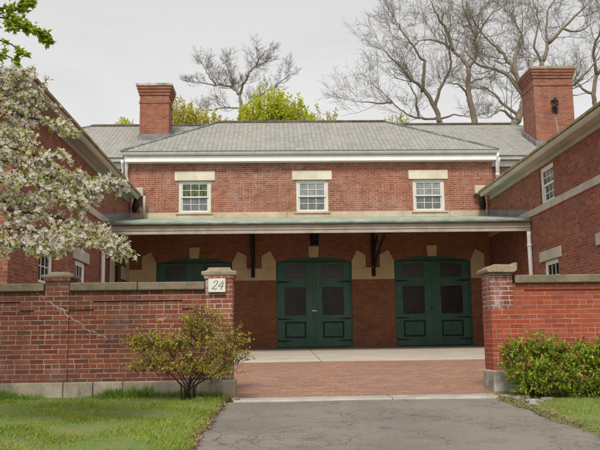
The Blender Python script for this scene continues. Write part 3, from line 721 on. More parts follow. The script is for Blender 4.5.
# left wing side doorway under the canopy
mb = MB(); mb.box(XL, XL + .03, 24.925, 26.27, 3.66, 4.06); mb.box(XL, XL + .03, 23.22, 23.815, 2.0, 4.06)
mb.prism_x([(23.22, 4.063), (23.815, 4.063), (23.815, 4.45), (23.5, 4.68), (23.22, 4.5)], XL, XL + .03); mb.prism_x([(25.7, 4.063), (26.2, 4.063), (26.2, 4.66), (25.9, 4.66)], XL, XL + .03)
mb.box(XL, XL + .03, 24.2, 24.6, 4.503, 4.75); build(mb, 'door_surround', 'stone', house, bevel=.005)
mb = MB().box(XL - .15, XL - .10, 23.83, 24.91, BZ - .1, 4.49); sd = build(mb, 'door', 'door_dark', house)
mb = MB().box(XL - .098, XL - .09, 23.95, 24.8, 3.0, 4.3); build(mb, 'glazing', 'door_glass', sd)
# downspouts from the main cornice
for x, y, z0 in ((-4.90, F - .10, 6.85), (7.68, F - .14, 6.9), (7.93, F + .6, 6.9), (-5.15, F + .6, 6.9)):
    mb = MB(); mb.tube([(x, y - .15, 7.9), (x, y - .12, 7.78), (x, y, 7.62), (x, y, z0)], .055, 8)
    mb.tube([(x, y, z0 + .25), (x, y, z0 + .3)], .07, 8); build(mb, 'downspout', 'white', house)
mb = MB(); mb.tube([(7.68, F - .14, 7.15), (7.93, F - .14, 7.12)], .02, 6); build(mb, 'pipe_clip', 'white', house)

# ------------------------------------------------------------------ street walls
def slotted(mb, x0, x1, y0, y1, z0, z1, slots):
    """solid wall with shallow recessed courses: slots = (xa, xb, za, zb)"""
    zs = sorted(set([z0, z1] + [s[2] for s in slots] + [s[3] for s in slots]))
    for a, b in zip(zs, zs[1:]):
        xs = sorted(set([x0, x1] + [v for s in slots if s[2] <= a and s[3] >= b for v in s[:2]]))
        for p, q in zip(xs, xs[1:]):
            rec = any(s[0] <= p and s[1] >= q and s[2] <= a and s[3] >= b for s in slots)
            mb.box(p, q, y0 + (.028 if rec else 0), y1, a, b)
def coping(x0, x1, y0, y1, z0, z1, parent, n):
    mb = MB(); w = (x1 - x0) / n
    for i in range(n):
        a = x0 + w * i + .004; b = x0 + w * (i + 1) - .004; dz = R.uniform(-.006, .006)
        mb.box(a, b, y0, y1, z0, z1 + dz)
    return build(mb, 'coping', 'coping', parent, bevel=.014)
def capstone(cx, cy, z, hw, h, parent, broken=False, m='cap'):
    mb = MB(); n = 4
    def ring(w, zz): return [(cx - w, cy - w, zz), (cx + w, cy - w, zz), (cx + w, cy + w, zz), (cx - w, cy + w, zz)]
    lv = [ring(hw - .01, z), ring(hw, z + .015), ring(hw, z + h * .5), ring(hw - .07, z + h * .62), ring(hw - .10, z + h), ring(.02, z + h + .012)]
    vs = [p for l in lv for p in l]; fs = [(3, 2, 1, 0)]
    for j in range(len(lv) - 1):
        for k in range(4): a = j * 4 + k; b = j * 4 + (k + 1) % 4; fs.append((a, b, b + 4, a + 4))
    fs.append((20, 21, 22, 23)); mb.add(vs, fs)
    o = build(mb, 'capstone', m, parent, bevel=.012); return o

wl = thing('brick_wall', (-4, 12, .85), 'weathered dark red brick wall left of the drive with diagonal mortar repair', 'wall')
mb = MB()
sl = [(-1.35 - 1.30, -1.35, 2.225, 2.252), (-3.08, -2.65, 2.098, 2.125), (-1.35, -1.18, 2.098, 2.125), (-3.72, -3.52, 2.098, 2.125), (-4.5, -3.72, 2.225, 2.252), (-8.2, -6.9, 2.225, 2.252)]
slotted(mb, -14, -1.0, 11.8, 12.2, 1.075, 2.395, sl)
build(mb, 'wall_body', 'wall_left', wl)
mb = MB()
xx = -14.0
for k, w in enumerate([1.6, 1.5, 1.4, 1.6, 1.5, 1.3, 1.15, .9, .43, .43, .95, 1.24]):
    if xx + w > -.55: w = -.56 - xx
    mb.box(xx + .004, xx + w - .004, 11.735, 12.26, .5, 1.075); xx += w
build(mb, 'plinth', 'plinth', wl, bevel=.015)
coping(-14, -3.37, 11.745, 12.25, 2.398, 2.52, wl, 9); coping(-3.0, -1.01, 11.745, 12.25, 2.398, 2.52, wl, 2)
def pillar(x0, x1, y0, z0, z1, parent, m, capm='cap', broken=False, ch=.095):
    mb = MB().box(x0, x1, y0, 12.23, z0, z1 - .04); mb.box(x0 - .02, x1 + .02, y0 - .02, 12.25, z1 - .04, z1)
    p = build(mb, 'pillar', m, parent)
    capstone((x0 + x1) / 2, (y0 + 12.23) / 2, z1, (x1 - x0) / 2 + .06, ch, p, broken, capm); return p
pillar(-3.36, -3.01, 11.775, 1.078, 2.59, wl, 'wall_left', 'coping', ch=.10)
pillar(-1.005, -.605, 11.775, 1.078, 2.60, wl, 'pillar_salt', 'cap', ch=.13)
# diagonal mortar repair
mb = MB(); R2 = random.Random(3)
pts = [(-3.5, 2.38), (-3.42, 2.34), (-3.32, 2.27)]
main = [(-3.5, 2.385), (-3.40, 2.33), (-3.365, 2.28), (-3.25, 2.215), (-3.16, 2.15), (-3.08, 2.12), (-3.06, 2.07), (-2.97, 2.0), (-2.90, 1.955), (-2.80, 1.90), (-2.77, 1.84), (-2.66, 1.80), (-2.60, 1.79), (-2.56, 1.74), (-2.46, 1.72), (-2.44, 1.64)]
step = []
for i in range(len(main) - 1):
    (a, b), (c, d) = main[i], main[i + 1]
    for k in range(3): step.append((a + (c - a) * k / 3 + R2.uniform(-.006, .006), b + (d - b) * k / 3 + R2.uniform(-.008, .008)))
top_, bot_ = [], []
for i, (a, b) in enumerate(step):
    w_ = R2.uniform(.003, .013) * (1.3 if 6 < i < 30 else .9); top_.append((a + w_ * .6, b + w_)); bot_.append((a - w_ * .6, b - w_))
for i in range(len(step) - 1):
    yy = 11.772 if -3.36 < step[i][0] < -3.01 else 11.797
    mb.prism_y([bot_[i], bot_[i + 1], top_[i + 1], top_[i]], yy, 11.81)
build(mb, 'mortar_repair', 'mortar', wl)
# patches where bricks are smeared with mortar
mb = MB().prism_y([(-1.74, 1.985), (-1.70, 1.955), (-1.63, 1.945), (-1.58, 1.97), (-1.56, 2.02), (-1.60, 1.995), (-1.66, 1.985)], 11.797, 11.81)
build(mb, 'mortar_smear', 'mortar', wl)

wr = thing('brick_wall', (7, 12, .85), 'bright orange red brick garden wall right of the drive with evergreen bushes in front', 'wall')
mb = MB(); slotted(mb, 3.6, 14, 11.8, 12.2, .6, 2.435, [(3.78, 5.6, 2.315, 2.34), (6.3, 8.6, 2.315, 2.34)]); build(mb, 'wall_body', 'wall_right', wr)
coping(3.63, 14, 11.745, 12.25, 2.438, 2.565, wr, 5)
p = None
mb = MB().box(3.255, 3.598, 11.77, 12.23, 1.16, 2.56); p = build(mb, 'pillar', 'pillar_salt', wr)
mb = MB()   # eroded lopsided capstone
prof = [(3.20, 2.615), (3.22, 2.60), (3.60, 2.595), (3.655, 2.62), (3.665, 2.74), (3.62, 2.745), (3.58, 2.70), (3.50, 2.715), (3.32, 2.72), (3.26, 2.69), (3.20, 2.665)]
mb.prism_y(prof, 11.69, 12.30); mb.box(3.24, 3.585, 11.75, 12.25, 2.56, 2.594); build(mb, 'capstone', 'cap', p, bevel=.02)
mb = MB().box(3.225, 3.68, 11.70, 12.28, .7, 1.156); mb.box(3.684, 14, 11.745, 12.25, .7, 1.0); build(mb, 'plinth', 'block', wr, bevel=.025)
# lighter pillar flank stays brick below: repaired lower part
mb = MB().box(3.25, 3.603, 11.765, 12.235, 1.158, 2.05); build(mb, 'pillar_base', 'wall_right', p)

# ------------------------------------------------------------------ number sign
sg = thing('house_number_sign', (-.83, 11.74, 2.35), 'small white square sign reading 24 in slanted script on the gate pillar', 'sign')
mb = MB().box(-.957, -.705, 11.715, 11.772, 2.352, 2.553); build(mb, 'panel', 'sign', sg, bevel=.005)
def stroke(mb, pts, w, cx, cz_, s, y=11.713):
    P = []
    n = len(pts)
    for i in range(n - 1):      # catmull-rom
        p0 = pts[max(0, i - 1)]; p1 = pts[i]; p2 = pts[i + 1]; p3 = pts[min(n - 1, i + 2)]
        for k in range(6):
            t = k / 6
            P.append(tuple(.5 * ((2 * b) + (c - a) * t + (2 * a - 5 * b + 4 * c - d) * t * t + (-a + 3 * b - 3 * c + d) * t ** 3) for a, b, c, d in zip(p0, p1, p2, p3)))
    P.append(pts[-1][:2])
    Q = []
    for x, z in P: Q.append((cx + (x + .28 * z) * s, cz_ + z * s))
    for i in range(len(Q) - 1):
        (a, b), (c, d) = Q[i], Q[i + 1]; L = math.hypot(c - a, d - b) or 1; nx, nz = -(d - b) / L, (c - a) / L
        ww = w * (.55 + .75 * abs(d - b) / L) * s
        mb.prism_y(sorted_ccw([(a + nx * ww, b + nz * ww), (a - nx * ww, b - nz * ww), (c - nx * ww, d - nz * ww), (c + nx * ww, d + nz * ww)]), y, 11.7155)
mb = MB(); stroke(mb, [(.02, .74), (.1, .95), (.32, 1.0), (.47, .82), (.40, .58), (.2, .3), (.0, .04)], .034, -.905, 2.395, .125)
stroke(mb, [(0, .04), (.2, .1), (.38, -.02), (.55, .12)], .034, -.905, 2.395, .125); build(mb, 'numeral', 'ink', sg)
mb = MB(); stroke(mb, [(.36, 1.0), (.2, .66), (.0, .36)], .034, -.82, 2.395, .125); stroke(mb, [(.0, .36), (.3, .33), (.62, .36)], .034, -.82, 2.395, .125); stroke(mb, [(.48, .8), (.42, .4), (.40, -.06)], .036, -.82, 2.395, .125); build(mb, 'numeral', 'ink', sg)

# ------------------------------------------------------------------ plants
def rdir(r=R):
    while True:
        v = V((r.uniform(-1, 1), r.uniform(-1, 1), r.uniform(-1, 1)))
        if .05 < v.length < 1: return v.normalized()
def leaf(mb, p, d, up, L, W, fold=.25):
    """pointed leaf of two folded halves (4 tris worth)"""
    s = d.cross(up)
    s = s.normalized() if s.length > 1e-4 else d.orthogonal().normalized()
    n = s.cross(d).normalized()
    a = p; t = p + d * L; m1 = p + d * L * .45
    l = m1 + s * W * .5 + n * W * fold; r = m1 - s * W * .5 + n * W * fold
    mb.add([a, l, t, r, m1], [(0, 1, 4), (1, 2, 4), (0, 4, 3), (4, 2, 3)])
def grow(wood, twig, p, d, L, r, lv, cfg, tips, rr):
    n = cfg['seg'][lv]; pts = [p]; rad = [r]; q = p.copy(); dd = d.copy()
    endr = r * cfg['taper']
    for i in range(n):
        dd = (dd + rdir(rr) * cfg['wob'] + UP * cfg['up'][lv]).normalized()
        q = q + dd * (L / n); pts.append(q.copy()); rad.append(r + (endr - r) * (i + 1) / n)
    sides = 8 if r > .12 else 6 if r > .05 else 4 if r > .02 else 3
    (wood if lv <= cfg['woodlv'] else twig).tube(pts, rad, sides, cap=lv == 0)
    if lv >= cfg['levels']:
        tips.append((pts[-1], dd.copy())); tips.append((pts[len(pts) // 2], dd.copy())); return
    k = cfg['kids'][lv]
    for j in range(k):
        t = cfg['start'][lv] + (1 - cfg['start'][lv]) * (j + rr.uniform(.2, .9)) / k
        if j == k - 1: t = 1.0
        f = t * n; i = min(n - 1, int(f)); pp = pts[i].lerp(pts[i + 1], f - i)
        ax = (pts[i + 1] - pts[i]).normalized()
        ang = math.radians(rr.uniform(*cfg['ang'])) * (.5 if t == 1.0 else 1)
        side = ax.orthogonal().normalized(); side.rotate(Quaternion(ax, rr.uniform(0, 2 * math.pi)))
        nd = (ax * math.cos(ang) + side * math.sin(ang)).normalized()
        if nd.z < -.1: nd.z *= -.5; nd.normalize()
        rad_here = rad[i] + (rad[i + 1] - rad[i]) * (f - i)
        grow(wood, twig, pp, nd, L * rr.uniform(*cfg['ratio'][lv]), max(cfg['minr'], rad_here * rr.uniform(.5, .75)), lv + 1, cfg, tips, rr)
def bare_tree(y, limbs, label, r0, seed, kidL=(1.3, 2.6), dens=1.7, m='wood', minr=.007, lv0=2):
    """limbs: trunk first, then main limbs as (x, z) points; finer branching grows from them"""
    rr = random.Random(seed)
    cfg = dict(seg=[7, 8, 7, 6, 5, 3], taper=.5, wob=.26, up=[0, .05, .08, .06, .02, .0], kids=[6, 5, 5, 5, 4], start=[.5, .25, .2, .12, .1], ang=(25, 65), ratio=[(.4, .5), (.5, .7), (.46, .68), (.42, .62), (.4, .6)], minr=minr, levels=5, woodlv=2)
    x0 = limbs[0][0][0]
    o = thing('bare_tree', (x0, y, 1.2), label, 'tree', 'bare trees beyond the roof')
    w, t = MB(), MB(); tips = []
    def smooth(P):
        out = []
        for i in range(len(P) - 1):
            a, b, c, d = P[max(0, i - 1)], P[i], P[i + 1], P[min(len(P) - 1, i + 2)]
            for k in range(4):
                u = k / 4
                q = .5 * ((2 * b) + (c - a) * u + (2 * a - 5 * b + 4 * c - d) * u * u + (-a + 3 * b - 3 * c + d) * u ** 3)
                out.append(q + (rdir(rr) * .06 if i or k else V((0, 0, 0))))
        return out + [P[-1]]
    depth = {}
    for n, L in enumerate(limbs):
        ys = min(depth.items(), key=lambda kv: (kv[0][0] - L[0][0]) ** 2 + (kv[0][1] - L[0][1]) ** 2)[1][0] if depth else y
        sl = rr.uniform(-.45, .45) if n else 0; P = []; acc = 0
        for k, (x, z) in enumerate(L):
            if k: acc += math.hypot(x - L[k - 1][0], z - L[k - 1][1])
            P.append(V((x, ys + sl * acc, z)))
        ra = r0 if n == 0 else (r0 * (.62 if n < 4 else .42)); rb_ = r0 * .62 if n == 0 else .02
        if n == 0: P = [V((x0 + .1, y, 1.2)), V((x0 - .1, y, 7))] + P
        S = smooth(P); m_ = len(S) - 1
        rads = [ra + (rb_ - ra) * (k / m_) ** (1 if n else 2) for k in range(m_ + 1)]
        for k, q in enumerate(S):
            depth[(q.x, q.z)] = (q.y,)
        w.tube(S, rads, 8, cap=True)
        if n == 0: continue
        length = sum((S[k + 1] - S[k]).length for k in range(m_))
        for c in range(int(length * dens) + 2):
            f = (rr.uniform(.12, 1) if c > 1 else 1 - .02 * c) * m_ * .999; k = int(f)
            p = S[k].lerp(S[k + 1], f - k); ax = (S[k + 1] - S[k]).normalized()
            ang = math.radians(rr.uniform(28, 70) if c > 1 else 18); sd2 = ax.orthogonal().normalized(); sd2.rotate(Quaternion(ax, rr.uniform(0, 6.28)))
            d = (ax * math.cos(ang) + sd2 * math.sin(ang) + UP * .15).normalized()
            grow(w, t, p, d, rr.uniform(*kidL) * (1.15 - .35 * f / m_), max(.012 if m == 'wood_pale' else .018, rads[k] * rr.uniform(.22, .36)), lv0, cfg, tips, rr)
    build(w, 'trunk', m, o, uv=False); build(t, 'crown', m, o, uv=False); return o
bare_tree(44, [[(11.79, 13.31), (11.69, 14.14), (11.51, 15.40), (11.49, 16.37), (11.56, 17.34)], [(11.56, 17.34), (11.13, 18.14), (10.22, 19.06), (9.41, 19.49), (8.75, 19.31)], [(11.56, 17.34), (12.08, 18.32), (11.96, 19.55), (11.53, 20.98), (11.37, 22.29)], [(10.79, 18.57), (10.31, 19.68), (9.80, 20.48), (9.30, 21.35)], [(11.49, 16.37), (12.19, 16.79), (12.90, 16.97)], [(11.51, 15.53), (10.86, 16.13), (10.22, 16.25)], [(12.00, 19.06), (12.65, 20.17), (13.35, 21.04)]], 'tall bare tree with upright trunk, second tree left of the right chimney', .20, 5)
bare_tree(43, [[(13.69, 13.03), (13.95, 13.91), (14.29, 14.73), (14.44, 15.20)], [(14.44, 15.20), (13.66, 16.92), (12.37, 17.58), (11.62, 18.78)], [(14.44, 15.31), (14.02, 17.10), (13.59, 18.12), (12.85, 19.14), (12.32, 20.05)], [(14.40, 15.67), (13.98, 17.34), (14.31, 18.18), (14.64, 18.90), (14.20, 20.36)], [(13.97, 14.14), (13.10, 15.03), (12.28, 15.85), (11.77, 15.91)], [(13.79, 13.91), (12.96, 14.38), (12.25, 13.97)], [(14.10, 14.38), (14.75, 15.67), (15.15, 16.50), (15.04, 17.75)]], 'bare tree with thick leaning trunk directly left of the right chimney', .25, 12)
bare_tree(47, [[(10.42, 14.12), (10.37, 15.01), (10.12, 15.90), (9.47, 17.00)], [(9.47, 17.00), (8.50, 17.78), (7.71, 18.55), (6.92, 19.27)], [(9.34, 16.87), (9.53, 18.55), (9.23, 19.07), (8.39, 20.25), (7.79, 21.11)], [(10.12, 15.90), (10.61, 17.38), (11.23, 18.68), (10.91, 20.05), (10.70, 21.04)], [(10.21, 15.20), (9.22, 15.27), (8.24, 15.72), (7.52, 16.49), (6.31, 17.78)], [(7.52, 16.36), (6.65, 16.49), (5.48, 16.75)], [(9.16, 15.21), (9.00, 16.10), (8.90, 16.87), (8.55, 17.39)], [(10.33, 15.14), (11.15, 15.32), (11.89, 15.13)]], 'low spreading bare tree reaching furthest toward the middle of the roof', .19, 23)
bare_tree(46, [[(16.78, 13.82), (16.69, 15.38), (16.60, 16.96), (16.63, 18.43)], [(16.63, 18.43), (17.07, 19.65), (17.09, 21.34), (17.83, 22.72)], [(17.07, 19.65), (18.41, 20.95), (19.61, 22.06)], [(16.68, 17.28), (17.63, 16.52), (18.53, 17.02), (19.32, 17.79), (20.42, 19.20)], [(16.67, 18.18), (16.18, 19.33), (16.46, 20.82), (16.16, 22.26)], [(18.01, 20.62), (18.81, 20.36), (19.91, 20.89)]], 'tall bare tree rising behind the right chimney', .22, 31)
bare_tree(48, [[(20.78, 14.33), (20.64, 15.97), (20.58, 16.96), (20.86, 18.29)], [(20.86, 18.29), (20.51, 19.83), (21.01, 21.32), (20.72, 22.82)], [(20.58, 16.96), (19.96, 17.43), (19.56, 18.23)], [(20.86, 18.29), (21.92, 19.42), (22.69, 20.98), (23.08, 22.68)]], 'bare tree at the far right edge beyond the right chimney', .19, 44)
bare_tree(50, [[(-2.00, 14.99), (-1.93, 15.86), (-1.99, 16.80), (-2.06, 17.68)], [(-2.06, 17.68), (-2.71, 18.29), (-3.69, 18.50), (-5.13, 18.84)], [(-2.06, 17.68), (-1.73, 18.50), (-1.13, 19.31), (-0.34, 19.52)], [(-2.06, 17.68), (-2.45, 18.50), (-2.64, 19.11), (-2.97, 19.93)], [(-1.99, 16.53), (-1.08, 17.34), (0.04, 17.88), (1.10, 18.69)], [(-2.06, 16.80), (-3.04, 16.94), (-4.34, 16.81)], [(-3.69, 18.50), (-4.15, 19.25), (-4.48, 19.87)], [(-1.13, 19.31), (-0.60, 20.07), (-0.33, 20.41)]], 'small lone bare tree with forked purple grey crown above the left half of the roof', .15, 57, kidL=(.6, 1.15), dens=4.2, m='wood_pale', minr=.006)

def leafy(x, y, z0, blobs, label, n, size, m, seed, name='leafy_tree', stems=5, group='budding trees behind the ridge'):
    rr = random.Random(seed); o = thing(name, (x, y, z0), label, 'tree', group)
    w, l = MB(), MB()
    w.tube([(x, y, z0), (x + .2, y, z0 + 4), (x, y, blobs[0][2] - blobs[0][5] * .5)], [.22, .17, .1], 8)
    tot = sum(b[3] * b[5] for b in blobs)
    for bx_, by_, bz_, rx, ry_, rz_ in blobs:
        w.tube([(x, y, z0 + 6), ((x + bx_) / 2 + rr.uniform(-.3, .3), (y + by_) / 2, (z0 + 6 + bz_) / 2), (bx_, by_, bz_ + rz_ * .6)], [.08, .06, .02], 5)
        k = int(n * rx * rz_ / tot); shoots = max(5, k // 55)
        for s in range(shoots):
            a = rr.uniform(0, 6.28); q = math.sqrt(rr.random()); c = V((bx_ + rx * q * math.cos(a), by_ + ry_ * q * math.sin(a), bz_))
            top = c + V((rr.uniform(-.4, .4), rr.uniform(-.3, .3), rz_ * (1.15 - q * q) * rr.uniform(.45, 1.1)))
            bot = c - V((0, 0, rz_ * .9)); w.tube([bot, c, top], [.02, .016, .008], 3)
            for i in range(k // shoots):
                t = rr.random() ** .8; p = bot.lerp(top, t) + rdir(rr) * rr.uniform(.05, .34) * (1.25 - t)
                leaf(l, p, rdir(rr), UP, size * rr.uniform(.6, 1.3), size * rr.uniform(.5, .8))
    build(w, 'trunk', 'wood', o, uv=False); build(l, 'crown', m, o, uv=False); return o
leafy(.4, 41, 1.5, [(-.6, 41, 13.8, .8, 1.2, 1.3), (.4, 41, 14.0, .7, 1, 1.35), (1.3, 41, 13.5, .8, 1, 1.1), (-1.4, 41, 13.2, .5, 1, 1.0), (2.1, 41, 13.0, .7, 1, .8)], 'yellow green tree in fresh leaf right of the lone bare tree', 7500, .17, 'spring', 71)
leafy(-4.2, 42, 1.5, [(-4.6, 42, 13.7, .6, 1, 1.1), (-3.6, 42, 13.4, .8, 1, .9), (-5.2, 42, 13.9, .45, 1, 1.2), (-2.7, 42, 13.1, .7, 1, .8)], 'ochre and yellow green tree right behind the left chimney', 5200, .16, 'springbrown', 72)
leafy(-7.0, 40, 1.5, [(-7.2, 40, 12.9, .5, .6, .5)], 'small tuft of yellow green treetop left of the left chimney', 330, .13, 'spring', 73)
leafy(3.1, 41, 1.5, [(2.95, 41, 13.3, .8, .6, .9)], 'sparse treetop of single leaves at the middle of the ridge', 300, .15, 'springbrown', 74)
leafy(7.0, 46, 1.5, [(7.3, 46, 14.5, 1.0, .8, .7)], 'pale yellow treetop just showing under the spreading bare tree', 500, .14, 'springbrown', 75)

# --- blossom tree in front of the left wall
rb = random.Random(99)
bt = thing('crab_apple_tree', (-5.9, 8.6, gz(8.6)), 'crab apple tree covered in white pink blossom reaching in from the left', 'tree')
w, fl, lf = MB(), MB(), MB()
T0 = V((-5.9, 8.6, gz(8.6)))
w.tube([T0, T0 + V((.1, 0, .8)), T0 + V((.05, .05, 1.5))], [.16, .12, .11], 8)
def flower(p, n, s):
    n = n.normalized(); u = n.orthogonal().normalized(); u.rotate(Quaternion(n, rb.uniform(0, 6))); wv = n.cross(u)
    vs = [p]; fs = []
    for k in range(5):
        a = k * 1.2566
        for da, rr_, h in ((-.42, .75, .28), (0, 1.0, .38), (.42, .75, .28)):
            vs.append(p + (u * math.cos(a + da) + wv * math.sin(a + da)) * s * rr_ + n * s * h)
        i = len(vs) - 3; fs.append((0, i, i + 1, i + 2))
    fl.add(vs, fs)
limbs = [([(-4.2, 8.5, 3.32), (-3.1, 8.3, 3.35), (-2.5, 8.3, 3.30)], .2, .16, 260), ([(-3.4, 8.4, 3.75), (-2.7, 8.35, 3.72), (-2.3, 8.35, 3.58), (-2.05, 8.35, 3.62)], .13, .09, 200), ([(-4.2, 8.5, 3.95), (-3.1, 8.4, 3.92), (-2.6, 8.4, 3.84), (-2.35, 8.4, 3.70)], .17, .12, 300), ([(-4.2, 8.5, 3.62), (-3.0, 8.45, 3.60), (-2.5, 8.4, 3.56), (-2.1, 8.4, 3.48)], .14, .10, 300), ([(-4.6, 8.6, 4.5), (-3.4, 8.4, 4.52), (-2.95, 8.4, 4.55), (-2.66, 8.4, 4.56)], .15, .10, 300), ([(-4.2, 8.5, 3.75), (-3.2, 8.4, 3.72), (-2.9, 8.4, 3.66)], .14, .12, 160), ([(-4.2, 8.5, 2.6), (-3.2, 8.4, 2.6), (-2.8, 8.4, 2.58)], .14, .1, 200),  # polyline of (x, y, z), cloud radius at start/end, flowers
    ([(-4.9, 8.7, 4.2), (-3.6, 8.5, 4.45), (-3.0, 8.4, 4.32), (-2.62, 8.5, 4.30)], .28, .20, 560),
    ([(-3.0, 8.4, 4.2), (-2.6, 8.4, 4.08), (-2.25, 8.5, 4.02), (-1.98, 8.5, 3.86)], .15, .06, 240),
    ([(-3.4, 8.6, 4.1), (-3.0, 8.6, 4.05), (-2.65, 8.6, 3.98)], .16, .12, 200),
    ([(-4.9, 8.6, 3.4), (-3.6, 8.5, 3.50), (-2.95, 8.4, 3.42), (-2.3, 8.4, 3.40), (-1.85, 8.5, 3.36), (-1.42, 8.5, 3.30)], .22, .07, 900),
    ([(-2.6, 8.4, 3.40), (-2.15, 8.3, 3.22), (-1.85, 8.3, 3.10), (-1.68, 8.3, 3.22)], .18, .12, 420),
    ([(-4.4, 8.7, 3.2), (-3.2, 8.6, 3.22), (-2.8, 8.5, 3.15), (-2.4, 8.5, 3.1)], .24, .20, 650),
    ([(-4.9, 8.6, 2.9), (-3.6, 8.4, 2.92), (-2.9, 8.3, 2.86), (-2.3, 8.3, 2.78), (-1.9, 8.3, 2.74), (-1.55, 8.3, 2.66), (-1.33, 8.3, 2.56)], .25, .08, 1100),
    ([(-2.7, 8.4, 3.05), (-2.2, 8.4, 2.96), (-1.85, 8.4, 2.88), (-1.62, 8.4, 2.80)], .10, .06, 260),
    ([(-3.1, 8.3, 2.75), (-2.7, 8.2, 2.66), (-2.3, 8.2, 2.60), (-2.0, 8.2, 2.58)], .12, .08, 330),
    ([(-5.6, 8.9, 3.8), (-5.0, 9.1, 4.8), (-4.4, 9.3, 5.3)], .45, .4, 900), ([(-5.8, 8.2, 3.4), (-6.4, 7.6, 4.2), (-7.0, 7.3, 4.6)], .45, .4, 800), ([(-5.8, 8.9, 3.4), (-6.6, 9.6, 4.4), (-7.0, 10.0, 4.9)], .45, .4, 700),
]
for pts, ra, rb_, cnt in limbs:
    cnt = int(cnt * 3.1)
    pts = [(x - (-.08 if z > 4.1 else .18 if x > -2.2 else .12 if x > -3.3 else 0), y, z) for x, y, z in pts]
    P = [V(p) for p in pts]
    if P[0].x < -4.3: w.tube([T0 + V((.05, .05, 1.4)), (T0 + V((.05, .05, 1.4))).lerp(P[0], .55) + V((0, 0, -.15)), P[0]], [.06, .045, .035], 6)
    w.tube(P, [.02 - .016 * i / (len(P) - 1) for i in range(len(P))], 6)
    ntw = max(6, cnt // 22)
    for k in range(ntw):
        f = (rb.random() ** .85) * (len(P) - 1) * .999; i = int(f); t = f / (len(P) - 1)
        c = P[i].lerp(P[i + 1], f - i); rad = ra + (rb_ - ra) * t
        d = rdir(rb); d = (d + (P[i + 1] - P[i]).normalized() * .5).normalized()
        e = c + d * rad * rb.uniform(.4, 1.5); mid = c.lerp(e, .5) + rdir(rb) * .03
        w.tube([c, mid, e], [.006, .0045, .0025], 3, cap=False)
        for q in range(cnt // ntw):
            b = (c.lerp(mid, rb.random()) if rb.random() < .3 else mid.lerp(e, rb.random() ** .6)) + rdir(rb) * rb.uniform(.01, .055)
            if rb.random() < .66: flower(b, rdir(rb) + V((0, -.3, .1)), rb.uniform(.013, .028))
            else: leaf(lf, b, rdir(rb), UP, rb.uniform(.035, .07), rb.uniform(.02, .038))
build(w, 'trunk', 'wood_dark', bt, uv=False); build(fl, 'blossom', 'petal', bt, uv=False); build(lf, 'foliage', 'bud', bt, uv=False)

# --- green leafy tree, branch at the top left
gt = thing('maple_tree', (-6.6, 10.2, gz(10.2)), 'young tree with bright green leaves whose branch tips show at the top left corner', 'tree')
w, lf = MB(), MB(); T1 = V((-6.6, 10.2, gz(10.2)))
w.tube([T1, T1 + V((.1, -.1, 2.5)), T1 + V((.3, -.3, 4.6)), T1 + V((.4, -.4, 6))], [.15, .12, .09, .04], 8)
gl = [([(-4.4, 9.3, 5.2), (-3.5, 9, 5.62), (-3.1, 9, 5.56), (-2.85, 9, 5.62)], .12, .07, 300), ([(-4.2, 9.2, 4.9), (-3.4, 9, 5.02), (-3.1, 9, 4.98), (-2.95, 9, 4.9)], .08, .05, 120),
      ([(-6.4, 10.0, 4.6), (-4.6, 9.4, 5.5), (-3.6, 9.1, 5.55), (-3.1, 9, 5.44), (-2.85, 9, 5.28), (-2.62, 9, 5.2)], .15, .09, 620),
      ([(-6.3, 9.9, 5.2), (-4.6, 9.3, 5.95), (-3.5, 9, 5.92), (-3.1, 9, 5.8), (-2.88, 9, 5.68)], .16, .08, 520),
      ([(-4.2, 9.3, 5.4), (-3.4, 9, 5.25), (-3.05, 9, 5.12), (-2.9, 9, 4.98)], .10, .05, 110),
      ([(-6.3, 9.9, 6.0), (-5.5, 9.6, 6.9), (-5, 9.2, 7.3)], .5, .4, 900), ([(-6.4, 10, 5.6), (-7.4, 10.3, 6.6), (-8, 10.4, 7)], .5, .4, 900), ([(-6.3, 9.8, 5.4), (-6.5, 9.0, 6.4), (-6.4, 8.4, 7)], .5, .4, 900)]
for pts, ra, rb_, cnt in gl:
    P = [V(p) for p in pts]; w.tube(P, [.016 - .012 * i / (len(P) - 1) for i in range(len(P))], 6)
    ntw = max(6, cnt // 9)
    for k in range(ntw):
        f = (rb.random() ** .8) * (len(P) - 1) * .999; i = int(f); t = f / (len(P) - 1)
        c = P[i].lerp(P[i + 1], f - i); rad = ra + (rb_ - ra) * t
        e = c + (rdir(rb) + (P[i + 1] - P[i]).normalized() * .5).normalized() * rad * rb.uniform(.4, 1.4)
        w.tube([c, e], [.005, .002], 3, cap=False)
        for q in range(cnt // ntw):
            b = c.lerp(e, rb.uniform(.3, 1)) + rdir(rb) * .02; dd = rdir(rb); L = rb.uniform(.05, .085)
            for a in (-.7, 0, .7):    # three-lobed leaf
                d2 = dd.copy(); d2.rotate(Quaternion(UP, a)); leaf(lf, b, d2, UP, L * (1 if a == 0 else .75), L * .45, .1)
build(w, 'trunk', 'wood_dark', gt, uv=False); build(lf, 'crown', 'maple', gt, uv=False)

